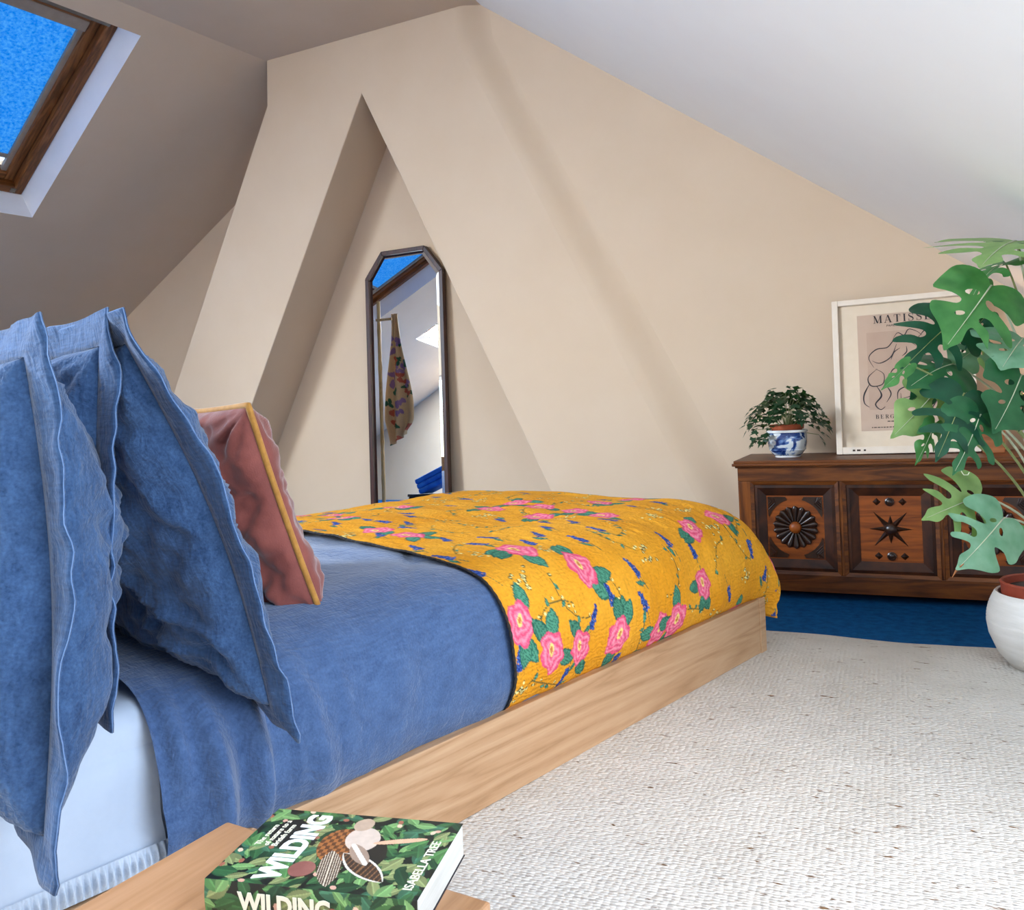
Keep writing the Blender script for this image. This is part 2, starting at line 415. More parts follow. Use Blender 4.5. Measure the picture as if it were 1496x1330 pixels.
def mk_rug():
    m, nt, bs = newmat('ivory_woven_rug'); bs.inputs['Roughness'].default_value = .95; bs.inputs['Specular IOR Level'].default_value = .1
    v = coords(nt, (1, 1, 1))
    vo = N(nt, 'ShaderNodeTexVoronoi'); vo.inputs['Scale'].default_value = 1; vo.inputs['Randomness'].default_value = .55
    v2 = coords(nt, (82, 150, 1)); nt.links.new(v2, vo.inputs['Vector'])
    n = N(nt, 'ShaderNodeTexNoise', Scale=5, Detail=5, Roughness=.65); nt.links.new(v, n.inputs['Vector'])
    base = ramp(nt, n.outputs[0], [(.3, srgb(205, 198, 187)), (.7, srgb(218, 212, 202))])
    v3 = coords(nt, (14, 46, 1)); nf = N(nt, 'ShaderNodeTexNoise', Scale=1, Detail=3, Roughness=.8); nt.links.new(v3, nf.inputs['Vector'])
    fm = ramp(nt, nf.outputs[0], [(.635, (0, 0, 0)), (.68, (1, 1, 1))])
    mx = N(nt, 'ShaderNodeMix', data_type='RGBA'); nt.links.new(fm, mx.inputs['Factor'])
    nt.links.new(base, mx.inputs['A']); mx.inputs['B'].default_value = (*srgb(116, 86, 58), 1)
    nt.links.new(mx.outputs['Result'], bs.inputs['Base Color'])
    inv = N(nt, 'ShaderNodeMath', operation='SUBTRACT'); inv.inputs[0].default_value = 1; nt.links.new(vo.outputs['Distance'], inv.inputs[1])
    bump(nt, bs, inv.outputs[0], .8, .006)
    return m
M['rug'] = mk_rug()
def mk_shade():
    m, nt, bs = newmat('linen_lamp_shade'); out = nt.nodes['Material Output']
    n = N(nt, 'ShaderNodeTexNoise', Scale=120); nt.links.new(coords(nt), n.inputs['Vector'])
    col = ramp(nt, n.outputs[0], [(.3, srgb(240, 222, 190)), (.7, srgb(246, 230, 202))])
    t = N(nt, 'ShaderNodeBsdfTranslucent'); nt.links.new(col, t.inputs[0]); nt.links.new(col, bs.inputs['Base Color'])
    mix = N(nt, 'ShaderNodeMixShader'); mix.inputs[0].default_value = .6
    nt.links.new(bs.outputs[0], mix.inputs[1]); nt.links.new(t.outputs[0], mix.inputs[2]); nt.links.new(mix.outputs[0], out.inputs['Surface'])
    return m
M['shade'] = mk_shade()
def mk_bulb():
    m, nt, bs = newmat('warm_bulb')
    bs.inputs['Emission Color'].default_value = (1, .62, .28, 1); bs.inputs['Emission Strength'].default_value = 12
    return m
M['bulb'] = mk_bulb()

# ------------------------------------------------------------------ the room
CZ = 2.955
def struct(o): o['kind'] = 'structure'; return o
def g_obj(name, mb, mat, **k): return struct(mb.build(name, mat, None, M=GM, **k))
g_obj('floor', MB().box(-9.5, 2.2, -3, 5, -.1, 0), M['carpet'])
# gable wall to the right of the chimney
g_obj('wall_gable', MB().prism([(-1.06, 0), (1.75, 0), (1.75, 3.1), (-2.32, 3.1), (-2.32, 2.78)], 3.925, 4.6), M['plaster'])
# chimney breast: two leaning legs meeting at the top, with the triangular recess between them
chim = [(-3.317, CZ+.02), (-3.33, 2.687), (-4.72, 0), (-4.03, 0), (-2.651, 2.622), (-1.429, 0), (-.695, 0), (-2.027, 2.793), (-2.01, CZ+.02)]
me_ch = MB().prism(chim, 3.87, 4.62).mesh('wall_chimney')
bm = bmesh.new(); bm.from_mesh(me_ch)
ed = [e for e in bm.edges if all(abs(v.co.y-3.87) < 1e-4 for v in e.verts) and max(v.co.z for v in e.verts) > .1 and not all(v.co.z > CZ for v in e.verts)]
bmesh.ops.bevel(bm, geom=ed, offset=.006, segments=2, affect='EDGES', profile=.5)
bm.to_mesh(me_ch); bm.free()
ch = struct(link('wall_chimney', me_ch, M['plaster'], None, GM))
# plastered splay that eases the right leg of the breast into the gable wall
l1 = [(-.703, 0), (-2.035, 2.793), (-2.018, CZ+.02)]; l2 = [(-.47, 0), (-1.84, 2.77), (-1.86, CZ+.02)]
sp = MB()
NSP = 14
rows = []
for k in range(NSP+1):
    t = k/NSP
    a = (l1[0][0]+(l1[1][0]-l1[0][0])*t, l1[0][1]+(l1[1][1]-l1[0][1])*t); b = (l2[0][0]+(l2[1][0]-l2[0][0])*t, l2[0][1]+(l2[1][1]-l2[0][1])*t)
    row = []
    for j in range(9):
        w = j/8; wob = .006*math.sin(t*9+1)*math.sin(w*math.pi)
        row.append((a[0]+(b[0]-a[0])*w, 3.8685+.057*(w*w*(3-2*w))+wob*.4, a[1]+(b[1]-a[1])*w))
    rows.append(row)
rows.append([(l1[2][0]+(l2[2][0]-l1[2][0])*j/8, 3.8685+.057*(j/8)**2*(3-2*j/8), CZ+.02) for j in range(9)])
struct(link('trim_1', grid_mesh('trim_1', np.array(rows)), M['plaster'], None, GM))
g_obj('wall_alcove', MB().prism([(-4.37, 0), (-1.06, 0), (-2.32, 2.70), (-3.0, 2.66)], 4.25, 4.4), M['plaster'])
g_obj('wall_gable_left', MB().box(-9, -3.2, 4.5, 4.65, 0, 3.1), M['plaster'])
# right roof slope, flat ceiling, low wall under the right slope
zr = lambda u: 1.542-.743*u
sr = MB(); nx = .06
def slope_with_holes(ps, holes, q0_, q1_):
    mb = MB()
    for i in range(len(ps)-1):
        a, b = ps[i], ps[i+1]; hole = holes.get(i)
        for q0, q1 in ([(q0_, q1_)] if not hole else [(q0_, hole[2]), (hole[3], q1_)]):
            for z in (0, -.3): mb.poly([(a, q0, z), (b, q0, z), (b, q1, z), (a, q1, z)])
    return mb
struct(link('ceiling_right', slope_with_holes([-3.95, SK3[0], SK3[1], 3], {1: SK3}, -1.75/.8027, 1.902/.8027).mesh('ceiling_right'), M['plaster_right'], None, RM))
cr = lambda D: -3.934+.158*D
fc = MB(); fc.poly([(-1.90, -3, CZ), (-1.90, 4.62, CZ), (cr(4.62), 4.62, CZ), (cr(-3), -3, CZ)]).poly([(-1.90, -3, CZ+.1), (-1.90, 4.62, CZ+.1), (cr(4.62), 4.62, CZ+.1), (cr(-3), -3, CZ+.1)])
g_obj('ceiling_flat', fc, M['plaster'])
g_obj('wall_right', MB().box(1.6, 1.7, -3, 3.95, 0, .42), M['plaster_right'])
# wall behind the camera with an added window opening that lets in sky light
wf = MB()
wf.box(-9.5, WIN[0], WD-.12, WD, 0, 3.1).box(WIN[1], 2, WD-.12, WD, 0, 3.1).box(WIN[0], WIN[1], WD-.12, WD, 0, WIN[2]).box(WIN[0], WIN[1], WD-.12, WD, WIN[3], 3.1)
g_obj('wall_front', wf, M['plaster'])
w3 = struct(empty('added_window_3', GM))
fr = MB()
for a, b in ((WIN[0], WIN[0]+.06), (WIN[1]-.06, WIN[1]), ((WIN[0]+WIN[1])/2-.03, (WIN[0]+WIN[1])/2+.03)): fr.box(a, b, WD-.09, WD-.03, WIN[2], WIN[3])
fr.box(WIN[0], WIN[1], WD-.09, WD-.03, WIN[2], WIN[2]+.06).box(WIN[0], WIN[1], WD-.09, WD-.03, WIN[3]-.06, WIN[3])
fr.build('window_frame', M['white_paint'], w3)
MB().box(WIN[0]+.05, WIN[1]-.05, WD-.065, WD-.06, WIN[2]+.05, WIN[3]-.05).build('pane', M['glass'], w3)

# left roof slope with two roof windows and the added third opening, in its own frame (x along the eaves, y up the slope, z into the room)
QC, QK = -1.731, -6.1
ps = [-7.5, SK4[0], SK4[1], SK2[0], SK2[1], SK1[0], SK1[1], 3.9]
struct(link('ceiling_left', slope_with_holes(ps, {1: SK4, 3: SK2, 5: SK1}, QK, QC).mesh('ceiling_left'), M['plaster'], None, SM))
kz = SO.z+SY.z*QK
kp = [SM @ Vector((p, QK, 0)) for p in (-7.5, 3.9)]
kb = MB()
kb.poly([(kp[0].x, kp[0].y, 0), (kp[1].x, kp[1].y, 0), (kp[1].x, kp[1].y, kz+.02), (kp[0].x, kp[0].y, kz+.02)])
struct(kb.build('wall_left', M['plaster']))
eb = [SM @ Vector((-7.4, QK-.2, 0)), SM @ Vector((-7.4, QC+3, 0))]
def roof_window(name, S, blind, FM=SM):
    p0, p1, q0, q1 = S
    e = struct(empty(name, FM))
    ins = .035; d1, d2 = -.16, -.24
    P0, P1, Q0, Q1 = p0+ins, p1-ins, q0+ins, q1-ins*.3
    def ring(nm, a, za, b, zb, mat, parent):
        mb = MB()
        A = [(a[0], a[2]), (a[1], a[2]), (a[1], a[3]), (a[0], a[3])]; B = [(b[0], b[2]), (b[1], b[2]), (b[1], b[3]), (b[0], b[3])]
        for i in range(4):
            j = (i+1) % 4
            mb.poly([(*A[i], za), (*A[j], za), (*B[j], zb), (*B[i], zb)])
        return mb.build(nm, mat, parent)
    ring('reveal', (p0, p1, q0, q1), 0, (P0, P1, Q0, Q1), d1, M['lining'], e)
    W = .055
    def members(nm, P0, P1, Q0, Q1, W, z0, z1, ms, mh, parent):
        MB().box(P0, P0+W, Q0, Q1, z0, z1).build(nm+'_stile', ms, parent, bevel=.006)
        MB().box(P1-W, P1, Q0, Q1, z0, z1).build(nm+'_stile', ms, parent, bevel=.006)
        MB().box(P0+W, P1-W, Q0, Q0+W, z0, z1).build(nm+'_rail', mh, parent, bevel=.006)
        MB().box(P0+W, P1-W, Q1-W, Q1, z0, z1).build(nm+'_rail', mh, parent, bevel=.006)
    members('frame', P0, P1, Q0, Q1, W, d1-.12, d1+.015, M['pine'], M['pine_h'], e)
    members('sash', P0+W+.004, P1-W-.004, Q0+W+.004, Q1-W-.03, .05, d1-.10, d1-.03, M['pine'], M['pine_h'], e)
    a0, a1, b0, b1 = P0+W+.054, P1-W-.054, Q0+W+.054, Q1-W-.08
    MB().box(a0, a0+.028, b0, b1, d1-.075, d1-.05).build('blind_channel', M['sash'], e)
    MB().box(a1-.028, a1, b0, b1, d1-.075, d1-.05).build('blind_channel', M['sash'], e)
    MB().box(a0, a1, b1-.07, b1, d1-.08, d1-.03).build('blind_cassette', M['sash'], e, bevel=.008)
    MB().box(P0+W*.5, P1-W*.8, Q1-W-.035, Q1-W-.005, d1-.02, d1+.025).build('opening_bar', M['metal'], e, bevel=.006)
    MB().box(a0, a1, b0, b1, d1-.09, d1-.085).build('pane', M['glass'], e)
    if blind:
        nb = MB(); zz = d1-.068; lo = b0+.11
        nb.box(a0+.01, a1-.01, lo, b1-.05, zz-.002, zz); nb.build('blind', M['blind'], e)
        MB().box(a0+.01, a1-.01, lo-.022, lo+.006, zz-.008, zz+.008).build('blind_bottom_bar', M['sash'], e, bevel=.003)
    ft = MB().box(P1-W-.02, P1-W+.01, Q0+W*.2, Q0+W*.2+.03, d1+.012, d1+.02)
    ft.build('catch', M['metal'], e, bevel=.003)
    return e
roof_window('window_1', SK1, True)
roof_window('window_2', SK2, True)
roof_window('added_window_5', SK4, False)  # added opening that holds the left area light
roof_window('window_4', SK3, False, RM)

# ------------------------------------------------------------------ rug
def make_rug():
    nu, nd = 120, 40
    us = np.linspace(-2.3, 1.25, nu); dd = np.linspace(0, 1, nd)
    U, T = np.meshgrid(us, dd, indexing='ij')
    far = 2.915+.018*vn(us*3.1, us*0, 5)+.012*vn(us*8, us*0, 6)
    far = far[:, None]
    D = -1.4+T*(far+1.4)
    Z = .012+.002*vn(U*5, D*5, 3)
    edge = np.minimum(np.minimum(T, 1-T)*4.0, np.minimum(U+2.3, 1.25-U))
    Z = np.where(edge < .004, .001, Z)
    V = np.stack([U, D, Z], -1)
    o = link('rug', grid_mesh('rug', V), M['rug'], None, GM)
    tag(o, 'ivory hand woven wool rug with brown flecks over the blue carpet', 'rug')
make_rug()

# ------------------------------------------------------------------ bed
bed = empty('bed', BM, 'low pale oak bed frame with plain plank side rail', 'bed')
BL, BW, RH = 2.2, 1.42, .178
MB().box(.0, BL, -.026, 0, .012, RH).build('side_rail', M['oak'], bed, bevel=.002)
MB().box(.0, BL, -BW, -BW+.026, .012, RH).build('side_rail', M['oak'], bed, bevel=.002)
MB().box(-.036, .0, -BW, .004, .012, RH+.003).build('foot_board', M['oak'], bed, bevel=.002)
MB().box(BL, BL+.04, -BW, 0, .012, .62).build('headboard', M['oak'], bed, bevel=.004)
for k in range(9):
    MB().box(.1+k*.24, .19+k*.24, -BW+.03, -.03, .09, .11).build('slat', M['oak'], bed)
for x in (.06, BL-.1):
    for y in (-.08, -BW+.03): MB().box(x, x+.05, y, y+.05, .0, .09).build('leg', M['oak'], bed, bevel=.003)

mt = empty('mattress', BM, 'white mattress in a fitted cotton sheet under the blue duvet', 'mattress')
mm = MB().box(.03, BL-.03, -BW+.03, -.03, .112, .405).mesh('sheet', bevel=.05, seg=4)
link('fitted_sheet', smooth(mm, 60), M['sheet'], mt)
# gathered white trim at the bottom of the sheet, over the rail
n = 700
xs = np.linspace(1.86, BL-.02, n)
V = np.zeros((n, 7, 3))
for j in range(7):
    t = j/6
    V[:, j, 0] = xs; V[:, j, 1] = -.008+.010*math.sin(t*math.pi)*(.5+.5*np.sin(xs*620))+.004
    V[:, j, 2] = .215-.034*t
link('gathered_trim', grid_mesh('gathered_trim', V), M['lace'], mt)
V = np.zeros((60, 12, 3)); xs = np.linspace(1.87, BL-.02, 60)
for j in range(12):
    t = j/11
    V[:, j, 0] = xs; V[:, j, 1] = -.045+.022*min(1, t*3)+.003*vn(xs*9, xs*0+t*3, 8)+.018*sst(t, .75, 1); V[:, j, 2] = .39-.185*t
link('sheet_side', grid_mesh('sheet_side', V), M['sheet'], mt)

# cross-section of the bedding: arc length -> (l across the bed from the near rail, z)
PROF = np.array([(.03, .13), (.028, .165), (.012, .185), (-.006, .23), (-.008, .29), (.0, .345), (.018, .392), (.05, .43), (.1, .452), (.18, .466), (.35, .476), (.6, .484), (.8, .487),
                 (1.05, .484), (1.22, .474), (1.32, .455), (1.385, .42), (1.42, .36), (1.43, .27), (1.43, .17)])
def resample(P, m):
    # smooth (Catmull-Rom) then even arc length
    pts = []
    for i in range(len(P)-1):
        p0, p1, p2, p3 = P[max(i-1, 0)], P[i], P[i+1], P[min(i+2, len(P)-1)]
        for t in np.linspace(0, 1, 20, endpoint=False):
            pts.append(.5*((2*p1)+(-p0+p2)*t+(2*p0-5*p1+4*p2-p3)*t*t+(-p0+3*p1-3*p2+p3)*t**3))
    pts.append(P[-1]); pts = np.array(pts)
    d = np.r_[0, np.cumsum(np.linalg.norm(np.diff(pts, axis=0), axis=1))]
    s = np.linspace(0, d[-1], m)
    return np.stack([np.interp(s, d, pts[:, k]) for k in range(pts.shape[1])], -1), s
def foot_curve(a):
    """arc length a (0 = start of the flat top) -> (s, drop fraction)"""
    r = .13; ql = r*math.pi/2
    s = np.where(a >= 0, a+r, np.where(a > -ql, r-r*np.sin(np.clip(-a/r, 0, math.pi/2)), 0.0))
    dr = np.where(a >= 0, 0, np.where(a > -ql, r-r*np.cos(np.clip(-a/r, 0, math.pi/2)), r+(-a-ql)))
    return s-.062, dr
def bedding(a, nb, thick, seed):
    P, sb = resample(PROF, nb)
    s, dr = foot_curve(a)
    A, Bm = np.meshgrid(a, sb, indexing='ij')
    S = np.repeat(s[:, None], nb, 1); DR = np.repeat(dr[:, None], nb, 1)
    L = np.repeat(P[None, :, 0], len(a), 0); Z = np.repeat(P[None, :, 1], len(a), 0)
    zmin = .10
    fr = np.clip(1-DR/(.487-zmin), 0, 1)
    Z = np.where(DR > 0, zmin+(Z-zmin)*fr, Z)
    side = np.exp(-((Bm-.18)/.16)**2)                     # near side panel
    top = 1-side
    side_f = np.exp(-((Bm-sb[-1]+.18)/.16)**2)
    puff = .007*vn(A*5, Bm*4, seed)+.004*vn(A*11, Bm*9, seed+1)
    fold = .006*vn(A*16+1.5*vn(A*2, Bm*2, seed+3), Bm*2.2, seed+2)
    L = L - side*(puff*1.2+fold) - side*thick
    Z = Z + top*(puff+.4*fold)*np.clip(fr, .2, 1) + thick*(1-side-side_f).clip(0, 1)
    return A, Bm, S, L, Z, sb
def lb(S, L, Z): return np.stack([S, -L, Z], -1)

# quilt
def flower_paint(col, A, Bm, da, db, c, rad, ang, rng):
    ca, cb = c
    ia0, ia1 = int((ca-rad*3.2-A[0, 0])/da), int((ca+rad*3.2-A[0, 0])/da)+1
    ib0, ib1 = int((cb-rad*3.2)/db), int((cb+rad*3.2)/db)+1
    ia0, ib0 = max(ia0, 0), max(ib0, 0); ia1, ib1 = min(ia1, A.shape[0]), min(ib1, A.shape[1])
    if ia1 <= ia0 or ib1 <= ib0: return None
    a = A[ia0:ia1, ib0:ib1]-ca; b = Bm[ia0:ia1, ib0:ib1]-cb
    x = (a*math.cos(ang)+b*math.sin(ang))/rad; y = (-a*math.sin(ang)+b*math.cos(ang))/rad
    return slice(ia0, ia1), slice(ib0, ib1), x, y
def ell(x, y, cx, cy, rx, ry, an):
    X = (x-cx)*math.cos(an)+(y-cy)*math.sin(an); Y = -(x-cx)*math.sin(an)+(y-cy)*math.cos(an)
    return (X/rx)**2+(Y/ry)**2, X/rx, Y/ry
def paint_leaf(c, x, y, cx, cy, l, w, an, rng):
    e, X, Y = ell(x, y, cx, cy, l, w, an)
    d = np.abs(Y)-(1-X**2).clip(0)*1.0
    m = (d < 0) & (np.abs(X) < 1)
    tone = .85+.3*rng.random()
    g = np.array(srgb(78, 140, 112))*tone; gd = np.array(srgb(40, 96, 78))*tone
    stripe = ((np.abs(Y)*3+X*5) % 1 < .3)[..., None]
    c[m] = np.where(stripe, gd, g)[m]
    m2 = m & (d > -.18); c[m2] = gd
def paint_flower(col, sl, x, y, rng):
    c = col[sl[0], sl[1]]
    for k in range(rng.randint(2, 4)):
        an = rng.uniform(0, 6.28)
        paint_leaf(c, x, y, 1.1*math.cos(an), 1.25*math.sin(an), .8, .42, an+rng.uniform(-.5, .5), rng)
    th = np.arctan2(y, x); r = np.sqrt((x/.82)**2+y**2)
    edge = 1+.09*np.sin(th*5+rng.uniform(0, 6))+.05*np.sin(th*9)
    m = r < edge
    pink = np.array(srgb(236, 110, 138)); hot = np.array(srgb(222, 80, 114)); pale = np.array(srgb(243, 142, 160))
    rr = np.abs(((r/edge)*2.6+.35*np.sin(th*3+r*2)) % 1-.5)
    colr = np.where((rr > .34)[..., None], pale, np.where((rr < .12)[..., None], hot, pink))
    c[m] = colr[m]; m2 = m & (r > edge*.9); c[m2] = hot
    e, X, Y = ell(x, y, .05, .15, .16, .3, .2); c[e < 1] = srgb(240, 214, 120)
    c[(e < .3)] = srgb(200, 120, 70)
    col[sl[0], sl[1]] = c
def paint_hyacinth(col, sl, x, y, rng):
    c = col[sl[0], sl[1]]
    blue = np.array(srgb(30, 58, 128)); lb_ = np.array(srgb(84, 116, 180))
    for k in range(7):
        for s in (-1, 0, 1):
            w = 1-.13*k
            e, X, Y = ell(x, y, s*.32*w+.06*math.sin(k*2.3), -1+k*.32+.1*abs(s), .22*(.6+.4*w), .17, 0)
            c[e < 1] = blue; c[e < .22] = lb_
    e, X, Y = ell(x, y, 0, -1.9, .05, .9, 0); c[e < 1] = srgb(60, 96, 70)
    if rng.random() < .6: paint_leaf(c, x, y, .6, -1.4, .8, .28, rng.uniform(.5, 2.2), rng)
    col[sl[0], sl[1]] = c
def paint_berries(col, sl, x, y, rng):
    c = col[sl[0], sl[1]]
    for k in range(16):
        cx, cy = rng.gauss(0, .7), rng.gauss(0, .6)
        e, X, Y = ell(x, y, cx, cy, .2, .18, 0)
        c[(e < 1)] = srgb(236, 226, 150); c[(e < 1) & (e > .5)] = srgb(70, 56, 34)
    col[sl[0], sl[1]] = c
def paint_sprig(col, sl, x, y, rng):
    c = col[sl[0], sl[1]]
    k = rng.uniform(-.3, .3)
    yy = y-k*x*x
    m = (np.abs(yy) < .05) & (np.abs(x) < 2.4); c[m] = srgb(84, 84, 44)
    for i in range(7):
        cx = -2.2+i*.7; cy = k*cx*cx+rng.choice((-1, 1))*.24
        if rng.random() < .45: paint_leaf(c, x, y, cx, cy, .34, .16, rng.uniform(0, 3), rng)
        else:
            e, X, Y = ell(x, y, cx, cy, .13, .13, 0); c[e < 1] = srgb(238, 228, 150); c[(e < 1) & (e > .55)] = srgb(96, 80, 40)
    col[sl[0], sl[1]] = c

def make_quilt():
    rng = random.Random(4)
    da = .0032
    a = np.arange(-.44, 1.085, da)
    P, sb = resample(PROF, 8); nb = int(sb[-1]/.0032)
    A, Bm, S, L, Z, sb = bedding(a, nb, .012, 11)
    db = sb[1]-sb[0]
    # pillowy quilting: shallow puckers, and a loose fold at the foot corner
    Z += .0016*vn(A*60, Bm*22, 31)*(Bm > .35)
    L -= .0018*vn(A*60, Bm*22, 32)*(Bm < .45)
    cor = np.exp(-((Bm-.1)/.18)**2)*sst(-A, .05, .25)
    S -= .018*cor
    L -= .02*cor*np.sin(np.clip((-A)/.45, 0, 1)*math.pi)
    S += -.018*vn(Bm*7, A*2, 40)*sst(-A, .12, .3)
    # only the near foot corner drapes low; hem is uneven
    me = grid_mesh('quilt', lb(S, L, Z))
    Vw = np.stack([S, -L, Z], -1).reshape(-1, 3)
    Rm = np.array(BM.to_3x3()); Tm = np.array(BM.translation)
    W = Vw @ Rm.T+Tm
    px, py = project(W)
    px = px.reshape(A.shape); py = py.reshape(A.shape)
    ok = (Bm < 1.75)
    base = np.array(srgb(218, 144, 24)); b2 = np.array(srgb(232, 164, 44))
    t = (.5+.5*vn(A*9, Bm*9, 50))[..., None]
    col = base*(1-t)+b2*t
    near = [(761, 912, 'f'), (807, 953, 'f'), (848, 947, 'f'), (905, 931, 'f'), (849, 828, 'f'), (941, 841, 'f'), (756, 803, 'f'), (787, 756, 'f'), (941, 777, 'f'), (1011, 772, 'f'),
            (1021, 870, 'f'), (1058, 862, 'f'), (1048, 755, 'f'), (1107, 796, 'f'), (1130, 828, 'f'), (963, 921, 'f'), (989, 908, 'f'), (876, 735, 'f'), (925, 730, 'f'), (880, 769, 'f'),
            (597, 782, 'f'), (701, 799, 'f'), (667, 817, 'f'), (524, 743, 'f'), (614, 740, 'f'), (437, 747, 'f'), (754, 735, 'f'), (500, 757, 'f'),
            (759, 963, 'h'), (822, 992, 'h'), (892, 870, 'h'), (941, 880, 'h'), (971, 787, 'h'), (1040, 799, 'h'), (889, 748, 'h'), (1067, 780, 'h'), (1118, 838, 'h'), (957, 761, 'h'), (844, 787, 'h'),
            (650, 788, 'h'), (780, 803, 'h'), (597, 754, 'h'), (580, 728, 'h'), (560, 762, 'h'), (1060, 880, 'h'),
            (761, 844, 'b'), (880, 838, 'b'), (941, 806, 'b'), (900, 800, 'b'), (805, 845, 'b'), (1090, 840, 'b'), (990, 830, 'b'), (715, 825, 'b'), (850, 1000, 'b'), (870, 720, 'b'), (960, 745, 'b'), (760, 1010, 'b'), (1000, 745, 'b'),
            (830, 890, 's'), (800, 885, 's'), (980, 800, 's'), (1000, 870, 's'), (930, 950, 's'), (800, 1000, 's'), (740, 1020, 's'), (1080, 800, 's'), (700, 770, 's'), (640, 760, 's'), (910, 890, 's'), (1120, 860, 's')]
    pts = []
    for x, y, k in near:
        d = (px-x)**2+(py-y)**2+np.where(ok, 0, 1e9)
        i = np.unravel_index(np.argmin(d), d.shape)
        pts.append((A[i], Bm[i], k))
    tries = 0
    while tries < 1600:
        tries += 1
        ca, cb = rng.uniform(a[0], a[-1]), rng.uniform(.0, sb[-1])
        k = rng.choice('fffhhbs')
        dm = .115 if k == 'f' else .075
        if all((ca-p[0])**2+(cb-p[1])**2 > dm*dm for p in pts): pts.append((ca, cb, k))
    order = {'s': 0, 'b': 1, 'h': 2, 'f': 3}
    for ca, cb, k in sorted(pts, key=lambda p: order[p[2]]):
        rad = {'f': rng.uniform(.040, .052), 'h': .022, 'b': .024, 's': .03}[k]
        r = flower_paint(col, A, Bm, da, db, (ca, cb), rad*(1 if k != 'h' else 1.15), {'f': rng.uniform(-.6, .6), 'h': rng.uniform(-.5, .5)+(math.pi if rng.random() < .3 else 0)}.get(k, rng.uniform(0, 6.28)), rng)
        if r is None: continue
        {'f': paint_flower, 'h': paint_hyacinth, 'b': paint_berries, 's': paint_sprig}[k](col, r[:2], r[2], r[3], rng)
    # dashed running stitches
    st = (np.abs((A*1.0+.01*vn(A*3, Bm*6, 77)) % .012-.006) < .0007) & ((Bm*1.0) % .010 < .005)
    col[st] *= .8
    vcol(me, col.reshape(-1, 3))
    o = link('quilt', me, M['quilt'], None, BM)
    tag(o, 'mustard yellow quilt printed with pink flowers across the foot of the bed', 'quilt')
    # dark scalloped edging along the head end of the quilt
    e = lb(S, L, Z)[-1]
    V = np.zeros((len(e), 6, 3))
    k = np.arange(len(e))
    sc = .0012+.0032*np.abs(np.sin(k*.62))
    for j in range(6):
        w = j/5*math.pi*1.4-.4
        V[:, j] = e
        V[:, j, 0] += sc*math.sin(w)*1.3
        V[:, j, 2] += np.where(sb > .3, 1, .2)*(.0025*math.cos(w)-.0015)
        V[:, j, 1] += np.where(sb < .3, 1, 0)*(.0025*math.cos(w)-.001)
    link('edge_stitching', grid_mesh('edge_stitching', V), M['thread'], o)
make_quilt()

def make_duvet():
    a = np.arange(.93, 1.822, .006)
    nb = 330
    A, Bm, S, L, Z, sb = bedding(a, nb, 0.0, 21)
    side = np.exp(-((Bm-.17)/.17)**2)
    h = sst(A, 1.35, 1.75)
    f = vn(A*24+1.2*vn(A*4, Bm*3, 9), Bm*1.5, 61)+.5*vn(A*47, Bm*3, 62)
    L -= side*h*(.032*np.maximum(f, -.4)+.020)
    g = sst(A, 1.05, 1.4)
    L -= side*g*.012*vn(A*12+Bm*3, Bm*2, 63)
    # long diagonal creases on top
    cr_ = (np.abs(vn((A*.8+Bm*.6)*6, (A*.6-Bm*.8)*1.2, 64)))
    Z += -.006*np.exp(-(cr_/.10)**2)*(1-side)
    Z += -.02*sst(A, 1.3, 1.7)*np.exp(-((Bm-.35)/.25)**2)
    # hem hangs outside the rail close to the pillows
    low = sst(A, 1.62, 1.82)*np.clip(1-Bm/.16, 0, 1)
    L = L-.035*low
    Z = Z+.035*low
    o = link('duvet', grid_mesh('duvet', lb(S, L, Z)), M['linen_duvet'], None, BM)
    tag(o, 'plain blue grey linen duvet between the pillows and the yellow quilt', 'duvet')
make_duvet()

